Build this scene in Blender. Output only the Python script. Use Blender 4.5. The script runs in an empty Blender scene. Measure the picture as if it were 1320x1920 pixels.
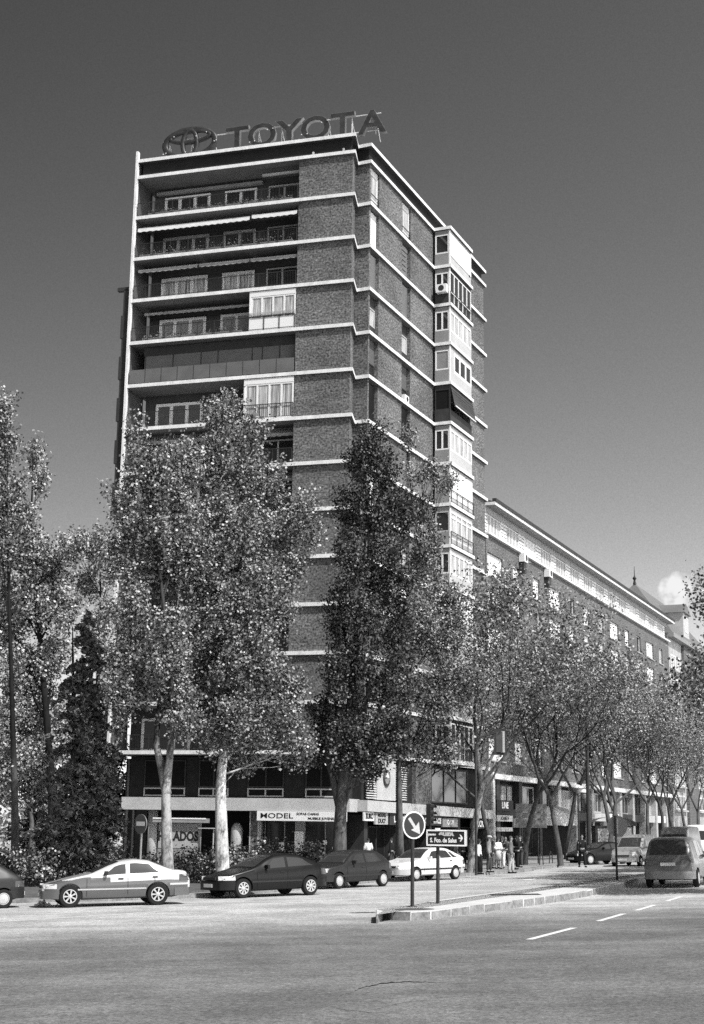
import bpy, bmesh, math, random
import numpy as np
from mathutils import Vector, Matrix
R = math.radians
random.seed(7)
C = bpy.context.scene.collection
SC = bpy.context.scene

# ---------------------------------------------------------------- camera model (metres; street level about z = 0)
CF, CT, CRO, CH = 2637.19, 0.2173025, 0.0133070, 2.51057

def ray(px, py):
    c, s = math.cos(CRO), math.sin(CRO)
    dx, dy = px - 660, py - 960
    u = c * dx + s * dy
    v = -s * dx + c * dy
    return (u / CF, math.cos(CT) + math.sin(CT) * v / CF, math.sin(CT) - math.cos(CT) * v / CF)

def gz(x, y):
    return 0.028 * x - 0.009 * (y - 55)

def gp(px, py, dz=0.0):
    """where a sight line meets the (slightly sloping) street"""
    r = ray(px, py)
    z = 0.0
    for _ in range(30):
        t = (z - CH) / r[2]
        z = gz(r[0] * t, r[1] * t) + dz
    return Vector((r[0] * t, r[1] * t, z))

def pt(px, py, Y):
    """the point of a sight line at distance Y down the street"""
    r = ray(px, py)
    t = Y / r[1]
    return Vector((r[0] * t, Y, CH + r[2] * t))

def make_camera():
    cd = bpy.data.cameras.new("camera")
    cam = bpy.data.objects.new("camera", cd)
    C.objects.link(cam)
    f = Vector((0, math.cos(CT), math.sin(CT)))
    r0 = Vector((1, 0, 0))
    u0 = Vector((0, -math.sin(CT), math.cos(CT)))
    c, s = math.cos(CRO), math.sin(CRO)
    r = r0 * c + u0 * s
    u = -r0 * s + u0 * c
    m = Matrix((r, u, -f)).transposed().to_4x4()
    m.translation = Vector((0, 0, CH))
    cam.matrix_world = m
    cd.sensor_fit = 'VERTICAL'
    cd.sensor_height = 36
    cd.sensor_width = 24.75
    cd.lens = CF / 1920 * 36
    cd.clip_start = 0.1
    cd.clip_end = 3000
    SC.camera = cam

# ---------------------------------------------------------------- naming helpers
def tag(o, label=None, cat=None, group=None, kind=None):
    if label: o['label'] = label
    if cat: o['category'] = cat
    if group: o['group'] = group
    if kind: o['kind'] = kind
    return o

def thing(name, label, cat, loc=(0, 0, 0), rotz=0, group=None):
    o = bpy.data.objects.new(name, None)
    o.empty_display_size = 0.3
    C.objects.link(o)
    o.location = loc
    o.rotation_euler = (0, 0, rotz)
    return tag(o, label, cat, group)

def wmat(o):
    m = o.matrix_basis.copy()
    while o.parent:
        o = o.parent
        m = o.matrix_basis @ m
    return m

def copy_tree(o, parent=None):
    c = o.copy()
    C.objects.link(c)
    if parent: c.parent = parent
    for ch in list(o.children):
        copy_tree(ch, c)
    return c

# ---------------------------------------------------------------- materials
MATS = {}
def mat(name, col, rough=0.8, spec=0.3, metal=0.0, noise=None, amt=0.25, bump=0.0, island=None, coord='Object', stretch=None, alpha=None, coat=0.0):
    """grey principled material; noise = list of scales mixed into the base value"""
    if name in MATS: return MATS[name]
    m = bpy.data.materials.new(name)
    m.use_nodes = True
    nt = m.node_tree
    b = nt.nodes['Principled BSDF']
    b.inputs['Roughness'].default_value = rough
    b.inputs['Specular IOR Level'].default_value = spec
    b.inputs['Metallic'].default_value = metal
    if coat: b.inputs['Coat Weight'].default_value = coat; b.inputs['Coat Roughness'].default_value = 0.08
    b.inputs['Base Color'].default_value = (col, col, col, 1)
    src = None
    if island:
        g = nt.nodes.new('ShaderNodeNewGeometry')
        mr = nt.nodes.new('ShaderNodeMapRange')
        mr.inputs['To Min'].default_value = island[0]
        mr.inputs['To Max'].default_value = island[1]
        pw = nt.nodes.new('ShaderNodeMath'); pw.operation = 'POWER'
        pw.inputs[1].default_value = island[2] if len(island) > 2 else 1.6
        nt.links.new(g.outputs['Random Per Island'], pw.inputs[0])
        nt.links.new(pw.outputs[0], mr.inputs['Value'])
        src = mr.outputs['Result']
    if noise:
        tc = nt.nodes.new('ShaderNodeTexCoord')
        vec = tc.outputs[coord]
        if stretch:
            mp = nt.nodes.new('ShaderNodeMapping')
            mp.inputs['Scale'].default_value = stretch
            nt.links.new(vec, mp.inputs['Vector'])
            vec = mp.outputs['Vector']
        acc = None
        for i, sc in enumerate(noise):
            n = nt.nodes.new('ShaderNodeTexNoise')
            n.inputs['Scale'].default_value = sc
            n.inputs['Detail'].default_value = 4
            n.inputs['Roughness'].default_value = 0.65
            nt.links.new(vec, n.inputs['Vector'])
            if acc is None: acc = n.outputs['Fac']
            else:
                a = nt.nodes.new('ShaderNodeMath'); a.operation = 'ADD'
                nt.links.new(acc, a.inputs[0]); nt.links.new(n.outputs['Fac'], a.inputs[1])
                acc = a.outputs[0]
        mr = nt.nodes.new('ShaderNodeMapRange')
        k = len(noise)
        mr.inputs['From Min'].default_value = k * 0.5 - 0.22 * math.sqrt(k)
        mr.inputs['From Max'].default_value = k * 0.5 + 0.22 * math.sqrt(k)
        mr.inputs['To Min'].default_value = max(0.004, col * (1 - amt))
        mr.inputs['To Max'].default_value = col * (1 + amt)
        nt.links.new(acc, mr.inputs['Value'])
        src = mr.outputs['Result']
        if bump:
            bp = nt.nodes.new('ShaderNodeBump')
            bp.inputs['Strength'].default_value = bump
            bp.inputs['Distance'].default_value = 0.02
            nt.links.new(acc, bp.inputs['Height'])
            nt.links.new(bp.outputs['Normal'], b.inputs['Normal'])
    if src is not None:
        nt.links.new(src, b.inputs['Base Color'])
    MATS[name] = m
    return m

def brick_mat(name, col, mortar, amt=0.35, big=0.15):
    if name in MATS: return MATS[name]
    m = bpy.data.materials.new(name)
    m.use_nodes = True
    nt = m.node_tree
    b = nt.nodes['Principled BSDF']
    b.inputs['Roughness'].default_value = 0.9
    b.inputs['Specular IOR Level'].default_value = 0.15
    tc = nt.nodes.new('ShaderNodeTexCoord')
    br = nt.nodes.new('ShaderNodeTexBrick')
    br.inputs['Scale'].default_value = 1.0
    br.inputs['Brick Width'].default_value = 0.26
    br.inputs['Row Height'].default_value = 0.072
    br.inputs['Mortar Size'].default_value = 0.010
    br.inputs['Color1'].default_value = (col * (1 - amt),) * 3 + (1,)
    br.inputs['Color2'].default_value = (col * (1 + amt),) * 3 + (1,)
    br.inputs['Mortar'].default_value = (mortar,) * 3 + (1,)
    nt.links.new(tc.outputs['UV'], br.inputs['Vector'])
    mul = None
    prev = br.outputs['Color']
    for sc, a in ((8.0, 0.8), (0.3, big), (1.6, 0.12)):
        n = nt.nodes.new('ShaderNodeTexNoise')
        n.inputs['Scale'].default_value = sc
        n.inputs['Detail'].default_value = 3
        nt.links.new(tc.outputs['UV'], n.inputs['Vector'])
        mr = nt.nodes.new('ShaderNodeMapRange')
        mr.inputs['From Min'].default_value = 0.28
        mr.inputs['From Max'].default_value = 0.72
        mr.inputs['To Min'].default_value = 1 - a
        mr.inputs['To Max'].default_value = 1 + a
        nt.links.new(n.outputs['Fac'], mr.inputs['Value'])
        mx = nt.nodes.new('ShaderNodeVectorMath'); mx.operation = 'SCALE'
        nt.links.new(prev, mx.inputs[0])
        nt.links.new(mr.outputs['Result'], mx.inputs['Scale'])
        prev = mx.outputs[0]
    nt.links.new(prev, b.inputs['Base Color'])
    MATS[name] = m
    return m

# ---------------------------------------------------------------- mesh builder
class MB:
    def __init__(self):
        self.v = []; self.f = []
    def add(self, vs, fs):
        o = len(self.v)
        self.v += [tuple(p) for p in vs]
        self.f += [tuple(i + o for i in f) for f in fs]
        return self
    def quad(self, a, b, c, d):
        return self.add([a, b, c, d], [(0, 1, 2, 3)])
    def hexa(self, p):            # 8 corners: bottom 4 ccw, top 4 ccw
        return self.add(p, [(3, 2, 1, 0), (4, 5, 6, 7), (0, 1, 5, 4), (1, 2, 6, 5), (2, 3, 7, 6), (3, 0, 4, 7)])
    def box(self, x0, x1, y0, y1, z0, z1):
        return self.hexa([(x0, y0, z0), (x1, y0, z0), (x1, y1, z0), (x0, y1, z0), (x0, y0, z1), (x1, y0, z1), (x1, y1, z1), (x0, y1, z1)])
    def prism(self, poly, z0, z1):
        a = sum(poly[i][0] * poly[(i + 1) % len(poly)][1] - poly[(i + 1) % len(poly)][0] * poly[i][1] for i in range(len(poly)))
        if a < 0: poly = poly[::-1]
        n = len(poly)
        zf = (lambda z: (lambda p: z(p[0], p[1])) if callable(z) else (lambda p: z))
        f0, f1 = zf(z0), zf(z1)
        vs = [(p[0], p[1], f0(p)) for p in poly] + [(p[0], p[1], f1(p)) for p in poly]
        fs = [tuple(range(n - 1, -1, -1)), tuple(range(n, 2 * n))] + [(i, (i + 1) % n, n + (i + 1) % n, n + i) for i in range(n)]
        return self.add(vs, fs)
    def tube(self, path, radii, n=6, cap=True):
        path = [Vector(p) for p in path]
        if not hasattr(radii, '__len__'): radii = [radii] * len(path)
        base = len(self.v)
        prev = None
        for i, p in enumerate(path):
            d = (path[min(i + 1, len(path) - 1)] - path[max(i - 1, 0)])
            if d.length < 1e-9: d = Vector((0, 0, 1))
            d.normalize()
            if prev is None:
                a = d.orthogonal().normalized()
            else:
                a = (prev - d * prev.dot(d))
                a = a.normalized() if a.length > 1e-6 else d.orthogonal().normalized()
            prev = a
            b = d.cross(a)
            for k in range(n):
                t = 2 * math.pi * k / n
                q = p + (a * math.cos(t) + b * math.sin(t)) * radii[i]
                self.v.append((q.x, q.y, q.z))
        for i in range(len(path) - 1):
            for k in range(n):
                k2 = (k + 1) % n
                self.f.append((base + i * n + k, base + i * n + k2, base + (i + 1) * n + k2, base + (i + 1) * n + k))
        if cap:
            self.f.append(tuple(base + k for k in range(n - 1, -1, -1)))
            e = base + (len(path) - 1) * n
            self.f.append(tuple(e + k for k in range(n)))
        return self
    def cyl(self, p0, p1, r, n=16, r1=None):
        return self.tube([p0, p1], [r, r if r1 is None else r1], n)
    def lathe(self, prof, c=(0, 0, 0), n=16, axis='z', caps=True):
        """prof: list of (r, h)"""
        base = len(self.v)
        for r, h in prof:
            for k in range(n):
                t = 2 * math.pi * k / n
                a, b = r * math.cos(t), r * math.sin(t)
                p = (a, b, h) if axis == 'z' else ((a, h, b) if axis == 'y' else (h, a, b))
                self.v.append((c[0] + p[0], c[1] + p[1], c[2] + p[2]))
        for i in range(len(prof) - 1):
            for k in range(n):
                k2 = (k + 1) % n
                self.f.append((base + i * n + k, base + i * n + k2, base + (i + 1) * n + k2, base + (i + 1) * n + k))
        if not caps: return self
        self.f.append(tuple(base + k for k in range(n - 1, -1, -1)))
        e = base + (len(prof) - 1) * n
        self.f.append(tuple(e + k for k in range(n)))
        return self
    def grid(self, P, flip=False):
        """P: rows of points"""
        h, w = len(P), len(P[0])
        vs = [p for row in P for p in row]
        fs = []
        for i in range(h - 1):
            for j in range(w - 1):
                q = (i * w + j, i * w + j + 1, (i + 1) * w + j + 1, (i + 1) * w + j)
                fs.append(q[::-1] if flip else q)
        return self.add(vs, fs)
    def build(self, name, m, parent=None, smooth=False, origin=None, local=False, recalc=False, uv=True):
        me = bpy.data.meshes.new(name)
        V = np.array(self.v, dtype=float).reshape(-1, 3)
        if parent is not None and not local:
            M = np.array(wmat(parent).inverted())
            V = V @ M[:3, :3].T + M[:3, 3]
        elif origin is not None:
            V = V - np.array(origin)
        me.from_pydata([tuple(p) for p in V], [], self.f)
        if recalc:
            bm = bmesh.new(); bm.from_mesh(me)
            bmesh.ops.recalc_face_normals(bm, faces=bm.faces)
            bm.to_mesh(me); bm.free()
        if uv and len(me.polygons):
            W = np.array(self.v, dtype=float)
            nl = len(me.loops)
            li = np.empty(nl, dtype=np.int32); me.loops.foreach_get('vertex_index', li)
            npg = len(me.polygons)
            nor = np.empty(npg * 3, dtype=np.float32); me.polygons.foreach_get('normal', nor); nor = nor.reshape(-1, 3)
            tot = np.empty(npg, dtype=np.int32); me.polygons.foreach_get('loop_total', tot)
            ln = np.repeat(nor, tot, axis=0)
            P = W[li]
            flat = np.abs(ln[:, 2]) > 0.75
            hl = np.hypot(ln[:, 0], ln[:, 1]) + 1e-9
            u = np.where(flat, P[:, 0], (P[:, 1] * ln[:, 0] - P[:, 0] * ln[:, 1]) / hl)
            v = np.where(flat, P[:, 1], P[:, 2])
            ul = me.uv_layers.new(name='map')
            ul.data.foreach_set('uv', np.stack([u, v], 1).astype(np.float32).ravel())
        if smooth:
            me.polygons.foreach_set('use_smooth', [True] * len(me.polygons))
        ms = m if isinstance(m, (list, tuple)) else [m]
        for mm in ms: me.materials.append(mm)
        o = bpy.data.objects.new(name, me)
        C.objects.link(o)
        if parent is not None: o.parent = parent
        elif origin is not None: o.location = origin
        return o

def finish_smooth(o, angle=35):
    me = o.data
    me.polygons.foreach_set('use_smooth', [True] * len(me.polygons))
    try: me.set_sharp_from_angle(angle=R(angle))
    except Exception: pass

class Frame:
    """local facade frame: s along the wall, d outwards, z up"""
    def __init__(self, o, e):
        self.o = Vector((o[0], o[1])); d = Vector((e[0] - o[0], e[1] - o[1]))
        self.len = d.length; self.d = d.normalized(); self.n = Vector((self.d.y, -self.d.x))
    def p(self, s, d, z):
        q = self.o + self.d * s + self.n * d
        return (q.x, q.y, z)
    def p2(self, s, d):
        q = self.o + self.d * s + self.n * d
        return (q.x, q.y)
    def box(self, mb, s0, s1, d0, d1, z0, z1):
        # inward d0, outward d1
        P = [self.p(s0, d1, z0), self.p(s1, d1, z0), self.p(s1, d0, z0), self.p(s0, d0, z0),
             self.p(s0, d1, z1), self.p(s1, d1, z1), self.p(s1, d0, z1), self.p(s0, d0, z1)]
        return mb.hexa(P)
    def quad(self, mb, s0, s1, d, z0, z1):
        return mb.quad(self.p(s0, d, z0), self.p(s1, d, z0), self.p(s1, d, z1), self.p(s0, d, z1))

def text_obj(name, s, size, m, parent, matrix, depth=0.01, bold=0.0, sx=1.0, shear=0.0, align='CENTER', spacing=1.0):
    """flat lettering converted to a mesh; matrix: local x = reading direction, local z = towards the reader"""
    cu = bpy.data.curves.new(name, 'FONT')
    cu.body = s; cu.size = size; cu.extrude = depth; cu.offset = bold; cu.shear = shear
    cu.align_x = align; cu.align_y = 'CENTER'; cu.space_character = spacing
    cu.resolution_u = 3
    t = bpy.data.objects.new(name, cu)
    C.objects.link(t)
    bpy.context.view_layer.update()
    dg = bpy.context.evaluated_depsgraph_get()
    me = bpy.data.meshes.new_from_object(t.evaluated_get(dg))
    bpy.data.objects.remove(t); bpy.data.curves.remove(cu)
    M = matrix @ Matrix.Diagonal((sx, 1, 1, 1))
    if parent is not None: M = wmat(parent).inverted() @ M
    me.transform(M)
    me.materials.clear(); me.materials.append(m)
    o = bpy.data.objects.new(name, me)
    C.objects.link(o)
    if parent is not None: o.parent = parent
    return o

def sign_matrix(pos, right, out):
    r = Vector(right).normalized(); n = Vector(out).normalized()
    u = n.cross(r)
    m = Matrix((r, u, n)).transposed().to_4x4()
    m.translation = Vector(pos)
    return m

make_camera()

# ---------------------------------------------------------------- light
SUN_AZ, SUN_EL = 138.0, 50.0
def make_light():
    w = bpy.data.worlds.new("World")
    SC.world = w
    w.use_nodes = True
    nt = w.node_tree
    bg = nt.nodes['Background']
    sky = nt.nodes.new('ShaderNodeTexSky')
    sky.sky_type = 'NISHITA'
    sky.sun_disc = False
    sky.sun_elevation = R(SUN_EL)
    sky.sun_rotation = R(SUN_AZ)
    sky.air_density = 1.0; sky.dust_density = 0.6; sky.ozone_density = 1.0
    sep = nt.nodes.new('ShaderNodeSeparateColor')       # black and white film behind a red filter
    nt.links.new(sky.outputs['Color'], sep.inputs['Color'])
    tc = nt.nodes.new('ShaderNodeTexCoord')
    # one small fair-weather cloud low over the far roofs
    d = Vector(ray(1270, 1110)).normalized()
    dot = nt.nodes.new('ShaderNodeVectorMath'); dot.operation = 'DOT_PRODUCT'
    nt.links.new(tc.outputs['Generated'], dot.inputs[0])
    dot.inputs[1].default_value = d
    n = nt.nodes.new('ShaderNodeTexNoise'); n.inputs['Scale'].default_value = 95; n.inputs['Detail'].default_value = 7
    nt.links.new(tc.outputs['Generated'], n.inputs['Vector'])
    mr = nt.nodes.new('ShaderNodeMapRange')
    mr.inputs['From Min'].default_value = math.cos(R(0.95)); mr.inputs['From Max'].default_value = 1.0
    nt.links.new(dot.outputs['Value'], mr.inputs['Value'])
    pr = nt.nodes.new('ShaderNodeMath'); pr.operation = 'POWER'; pr.inputs[1].default_value = 0.6
    nt.links.new(mr.outputs['Result'], pr.inputs[0])
    ad = nt.nodes.new('ShaderNodeMath'); ad.operation = 'MULTIPLY'
    nt.links.new(pr.outputs[0], ad.inputs[0]); nt.links.new(n.outputs['Fac'], ad.inputs[1])
    st = nt.nodes.new('ShaderNodeMapRange'); st.interpolation_type = 'SMOOTHSTEP'
    st.inputs['From Min'].default_value = 0.24; st.inputs['From Max'].default_value = 0.44
    nt.links.new(ad.outputs[0], st.inputs['Value'])
    gt = nt.nodes.new('ShaderNodeMath'); gt.operation = 'GREATER_THAN'; gt.inputs[1].default_value = math.cos(R(0.95))
    nt.links.new(dot.outputs['Value'], gt.inputs[0])
    mm = nt.nodes.new('ShaderNodeMath'); mm.operation = 'MULTIPLY'
    nt.links.new(st.outputs['Result'], mm.inputs[0]); nt.links.new(gt.outputs[0], mm.inputs[1])
    # red channel rises quickly towards the horizon: dark zenith, pale horizon
    p0 = nt.nodes.new('ShaderNodeMath'); p0.operation = 'POWER'; p0.inputs[1].default_value = 1.6
    nt.links.new(sep.outputs['Red'], p0.inputs[0])
    sx = nt.nodes.new('ShaderNodeSeparateXYZ'); nt.links.new(tc.outputs['Generated'], sx.inputs[0])
    gx = nt.nodes.new('ShaderNodeMath'); gx.operation = 'MULTIPLY_ADD'; gx.inputs[1].default_value = 0.9; gx.inputs[2].default_value = 1.0
    nt.links.new(sx.outputs['X'], gx.inputs[0])
    p1 = nt.nodes.new('ShaderNodeMath'); p1.operation = 'MULTIPLY'
    nt.links.new(p0.outputs[0], p1.inputs[0]); nt.links.new(gx.outputs[0], p1.inputs[1])
    pw = nt.nodes.new('ShaderNodeMath'); pw.operation = 'MULTIPLY'; pw.inputs[1].default_value = SKY_GAIN
    nt.links.new(p1.outputs[0], pw.inputs[0])
    grain = nt.nodes.new('ShaderNodeTexNoise'); grain.inputs['Scale'].default_value = 1400; grain.inputs['Detail'].default_value = 1
    nt.links.new(tc.outputs['Generated'], grain.inputs['Vector'])
    gm = nt.nodes.new('ShaderNodeMapRange'); gm.inputs['To Min'].default_value = 0.88; gm.inputs['To Max'].default_value = 1.12
    gm.inputs['From Min'].default_value = 0.25; gm.inputs['From Max'].default_value = 0.75
    nt.links.new(grain.outputs['Fac'], gm.inputs['Value'])
    pg = nt.nodes.new('ShaderNodeMath'); pg.operation = 'MULTIPLY'
    nt.links.new(pw.outputs[0], pg.inputs[0]); nt.links.new(gm.outputs['Result'], pg.inputs[1])
    mix = nt.nodes.new('ShaderNodeMix'); mix.data_type = 'FLOAT'
    nt.links.new(mm.outputs[0], mix.inputs[0])
    nt.links.new(pg.outputs[0], mix.inputs[2]); mix.inputs[3].default_value = 9.0
    nt.links.new(mix.outputs[0], bg.inputs['Color'])
    bg.inputs['Strength'].default_value = 0.1
    sd = bpy.data.lights.new("sun", 'SUN')
    sd.energy = 5.0; sd.angle = R(0.5); sd.color = (1.0, 0.995, 0.985)
    so = bpy.data.objects.new("sun", sd)
    C.objects.link(so)
    az, el = R(SUN_AZ), R(SUN_EL)
    to = Vector((math.sin(az) * math.cos(el), math.cos(az) * math.cos(el), math.sin(el)))
    so.rotation_euler = to.to_track_quat('Z', 'Y').to_euler()
    so.location = (60, -60, 90)
SKY_GAIN = 0.85
make_light()
vs_ = SC.view_settings
vs_.view_transform = 'Standard'; vs_.look = 'None'; vs_.exposure = 0; vs_.gamma = 1
try:
    SC.cycles.max_bounces = 5; SC.cycles.diffuse_bounces = 1; SC.cycles.glossy_bounces = 2
    SC.cycles.transmission_bounces = 2; SC.cycles.transparent_max_bounces = 4
    SC.cycles.use_denoising = False
except Exception: pass

# shared materials
M_BRICK = brick_mat('brown brick', 0.128, 0.16, 0.35, 0.28)
M_BRICK2 = brick_mat('dark brick', 0.13, 0.15, 0.25)
M_WHITE = mat('white painted concrete', 0.74, 0.75, 0.25, noise=[0.7, 6], amt=0.24, stretch=(2.2, 2.2, .8))
M_WHITEP = mat('white enamel', 0.80, 0.35, 0.4)
M_SOFFIT_SHADE = mat('shade-toned soffit', 0.16, 0.9, 0.1, noise=[0.8], amt=0.15)
M_DARK = mat('dark interior', 0.012, 0.8, 0.1)
M_DARKP = mat('dark painted panel', 0.045, 0.6, 0.2, noise=[1.5], amt=0.25)
M_GLASS = mat('window glass', 0.025, 0.06, 0.6)
M_IRON = mat('dark iron', 0.03, 0.5, 0.4)
M_GREY = mat('mid grey panel', 0.25, 0.6, 0.3, noise=[1.2], amt=0.15)
M_LGREY = mat('light grey panel', 0.45, 0.6, 0.3, noise=[1.2], amt=0.12)
M_BLIND = mat('roller blind slats', 0.80, 0.7, 0.2, noise=[3], amt=0.06, stretch=(0.2, 0.2, 8))
M_DBLIND = mat('dark roller blind', 0.11, 0.7, 0.2, noise=[3], amt=0.2, stretch=(0.2, 0.2, 8))
M_CURTAIN = mat('pleated curtain', 0.40, 0.7, 0.3, noise=[4], amt=0.92, stretch=(3, 3, 0.12))
M_CANVAS = mat('awning canvas', 0.72, 0.9, 0.1, noise=[2], amt=0.12)
M_GCANVAS = mat('grey awning canvas', 0.33, 0.9, 0.1, noise=[2], amt=0.2)
M_STEEL = mat('galvanised steel', 0.35, 0.45, 0.5, 0.6, noise=[3], amt=0.2)
M_BLACK = mat('black lettering', 0.015, 0.6, 0.3)
M_LEAFP = mat('potted leaves', 0.2, 0.7, 0.3, island=(0.04, 0.5, 2.0))
# ================================================================ ground, road, pavements
def road_mat():
    m = bpy.data.materials.new('worn asphalt')
    m.use_nodes = True
    nt = m.node_tree; b = nt.nodes['Principled BSDF']
    b.inputs['Roughness'].default_value = 0.85; b.inputs['Specular IOR Level'].default_value = 0.25
    tc = nt.nodes.new('ShaderNodeTexCoord'); geo = nt.nodes.new('ShaderNodeNewGeometry')
    def noise(scale, detail, st=None, rough=0.6):
        n = nt.nodes.new('ShaderNodeTexNoise'); n.inputs['Scale'].default_value = scale; n.inputs['Detail'].default_value = detail; n.inputs['Roughness'].default_value = rough
        v = geo.outputs['Position']
        if st:
            mp = nt.nodes.new('ShaderNodeMapping'); mp.inputs['Scale'].default_value = st[:3]; mp.inputs['Rotation'].default_value = (0, 0, st[3])
            nt.links.new(v, mp.inputs['Vector']); v = mp.outputs['Vector']
        nt.links.new(v, n.inputs['Vector']); return n.outputs['Fac']
    def rng(v, a, b_, lo, hi):
        r = nt.nodes.new('ShaderNodeMapRange'); r.interpolation_type = 'SMOOTHSTEP'
        for k, x in (('From Min', a), ('From Max', b_), ('To Min', lo), ('To Max', hi)): r.inputs[k].default_value = x
        nt.links.new(v, r.inputs['Value']); return r.outputs['Result']
    def mul(a, c):
        n = nt.nodes.new('ShaderNodeMath'); n.operation = 'MULTIPLY'
        nt.links.new(a, n.inputs[0])
        if isinstance(c, float): n.inputs[1].default_value = c
        else: nt.links.new(c, n.inputs[1])
        return n.outputs[0]
    # paler far surfacing, grazing glare put into its colour; darker one nearer the camera
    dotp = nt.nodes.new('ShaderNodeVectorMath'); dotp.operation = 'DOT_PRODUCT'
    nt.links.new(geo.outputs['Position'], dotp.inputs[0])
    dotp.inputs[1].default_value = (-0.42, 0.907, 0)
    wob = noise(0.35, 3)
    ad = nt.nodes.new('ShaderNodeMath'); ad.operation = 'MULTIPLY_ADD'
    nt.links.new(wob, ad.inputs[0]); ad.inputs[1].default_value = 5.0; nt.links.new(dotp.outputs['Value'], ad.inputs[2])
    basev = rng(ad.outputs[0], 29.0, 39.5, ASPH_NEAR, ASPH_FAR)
    v = mul(basev, rng(noise(22, 7, None, 0.85), 0.34, 0.66, 0.42, 1.65))
    v = mul(v, rng(noise(7, 4), 0.3, 0.7, 0.82, 1.18))
    v = mul(v, rng(noise(0.45, 6), 0.3, 0.7, 0.78, 1.2))
    v = mul(v, rng(noise(0.8, 3, (0.10, 1.1, 1, R(-24))), 0.3, 0.7, 0.88, 1.10))      # tyre-polished streaks
    nt.links.new(v, b.inputs['Base Color'])
    bp = nt.nodes.new('ShaderNodeBump'); bp.inputs['Strength'].default_value = 0.5; bp.inputs['Distance'].default_value = 0.01
    nt.links.new(noise(60, 4), bp.inputs['Height']); nt.links.new(bp.outputs['Normal'], b.inputs['Normal'])
    return m
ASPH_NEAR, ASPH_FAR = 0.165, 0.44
M_PAVE = mat('paving slabs', 0.30, 0.85, 0.2, noise=[0.6, 9], amt=0.22)
M_KERB = mat('granite kerb', 0.24, 0.85, 0.2, noise=[2.5, 12], amt=0.5, bump=0.3)
M_ISLAND = mat('pale concrete', 0.62, 0.85, 0.2, noise=[0.9, 14], amt=0.16)
M_SOIL = mat('dry soil and grass', 0.12, 0.95, 0.1, noise=[1.2, 9], amt=0.5)
M_PAINT = mat('road paint', 0.78, 0.7, 0.3, noise=[5, 25], amt=0.25)

def sheet(name, poly, dz, m, sub=None):
    mb = MB()
    mb.add([(x, y, gz(x, y) + dz) for x, y in poly], [tuple(range(len(poly)))])
    o = mb.build(name, m); tag(o, kind='structure'); return o

mb = MB()
xs = [-500, -200, -80, -30, 0, 30, 80, 200, 500]; ys = [-60, 0, 30, 60, 100, 160, 300, 700]
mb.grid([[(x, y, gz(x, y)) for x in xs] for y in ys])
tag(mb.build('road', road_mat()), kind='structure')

def xy(px, py): 
    p = gp(px, py); return (p.x, p.y)

# the long kerb behind the parked cars, rounding the corner into the shopping street
KERB = [(-40.0, 40.5)] + [xy(0, 1694)] + [xy(200, 1690), xy(365, 1684), xy(490, 1675.5), xy(560, 1669.5), xy(690, 1656), xy(820, 1645.5)]
u = Vector((0.405, 0.914))                       # direction of the shopping street
k0 = Vector(KERB[-1])
KERB += [(7.9, 73.2), (10.0, 78.5)]
kk = Vector((10.6, 81.5))
KERB += [tuple(kk + u * t) for t in (0, 20, 60, 130, 220)]
def raised(name, poly, h, m):
    mb = MB().prism(poly, lambda x, y: gz(x, y) - 0.2, lambda x, y: gz(x, y) + h)
    return tag(mb.build(name, m), kind='structure')
far = [(60, 330), (-60, 260), (-120, 120), (-60, 60)]
raised('pavement', KERB + far, 0.13, M_PAVE)
def offset_path(path, d):
    out = []
    for i, p in enumerate(path):
        a = Vector(path[max(i - 1, 0)]); b = Vector(path[min(i + 1, len(path) - 1)])
        t = (b - a).normalized(); n = Vector((-t.y, t.x))
        out.append(tuple(Vector(p) + n * d))
    return out
def kerb_stones(name, path, w, h, seg=1.0, gap=0.02, flip=1):
    """individual stones along a path, a hair proud of the slab behind"""
    mb = MB(); rnd = random.Random(3)
    acc = []
    for i in range(len(path) - 1):
        a, b = Vector(path[i]), Vector(path[i + 1])
        n = max(1, int((b - a).length / seg + 0.5))
        for j in range(n): acc.append((a + (b - a) * (j / n), a + (b - a) * ((j + 1) / n)))
    for a, b in acc:
        t = (b - a).normalized(); nn = Vector((-t.y, t.x)) * flip
        a2 = a + t * gap * rnd.uniform(0.6, 2); b2 = b - t * gap * rnd.uniform(0.3, 1)
        o = rnd.uniform(-0.012, 0.006); hh = h + rnd.uniform(-0.01, 0.01)
        P = [a2 - nn * (0.03 + o), b2 - nn * (0.03 + o), b2 + nn * w, a2 + nn * w]
        top = [a2 - nn * (0.01 + o), b2 - nn * (0.01 + o), b2 + nn * w, a2 + nn * w]
        if flip < 0: P = P[::-1]; top = top[::-1]
        mb.hexa([(p.x, p.y, gz(p.x, p.y) - 0.1) for p in P] + [(p.x, p.y, gz(p.x, p.y) + hh) for p in top])
    return tag(mb.build(name, M_KERB), kind='structure')
kerb_stones('kerb', KERB[:12], 0.22, 0.15)

# planting bed between the pavement and the tower
bed_front = offset_path(KERB[:6], 0.9)
bed_poly = bed_front + [(-0.6, 62.5), (-1.5, 72), (-16, 76), (-45, 72)]
raised('planting_bed', bed_poly, 0.20, M_SOIL)

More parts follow.
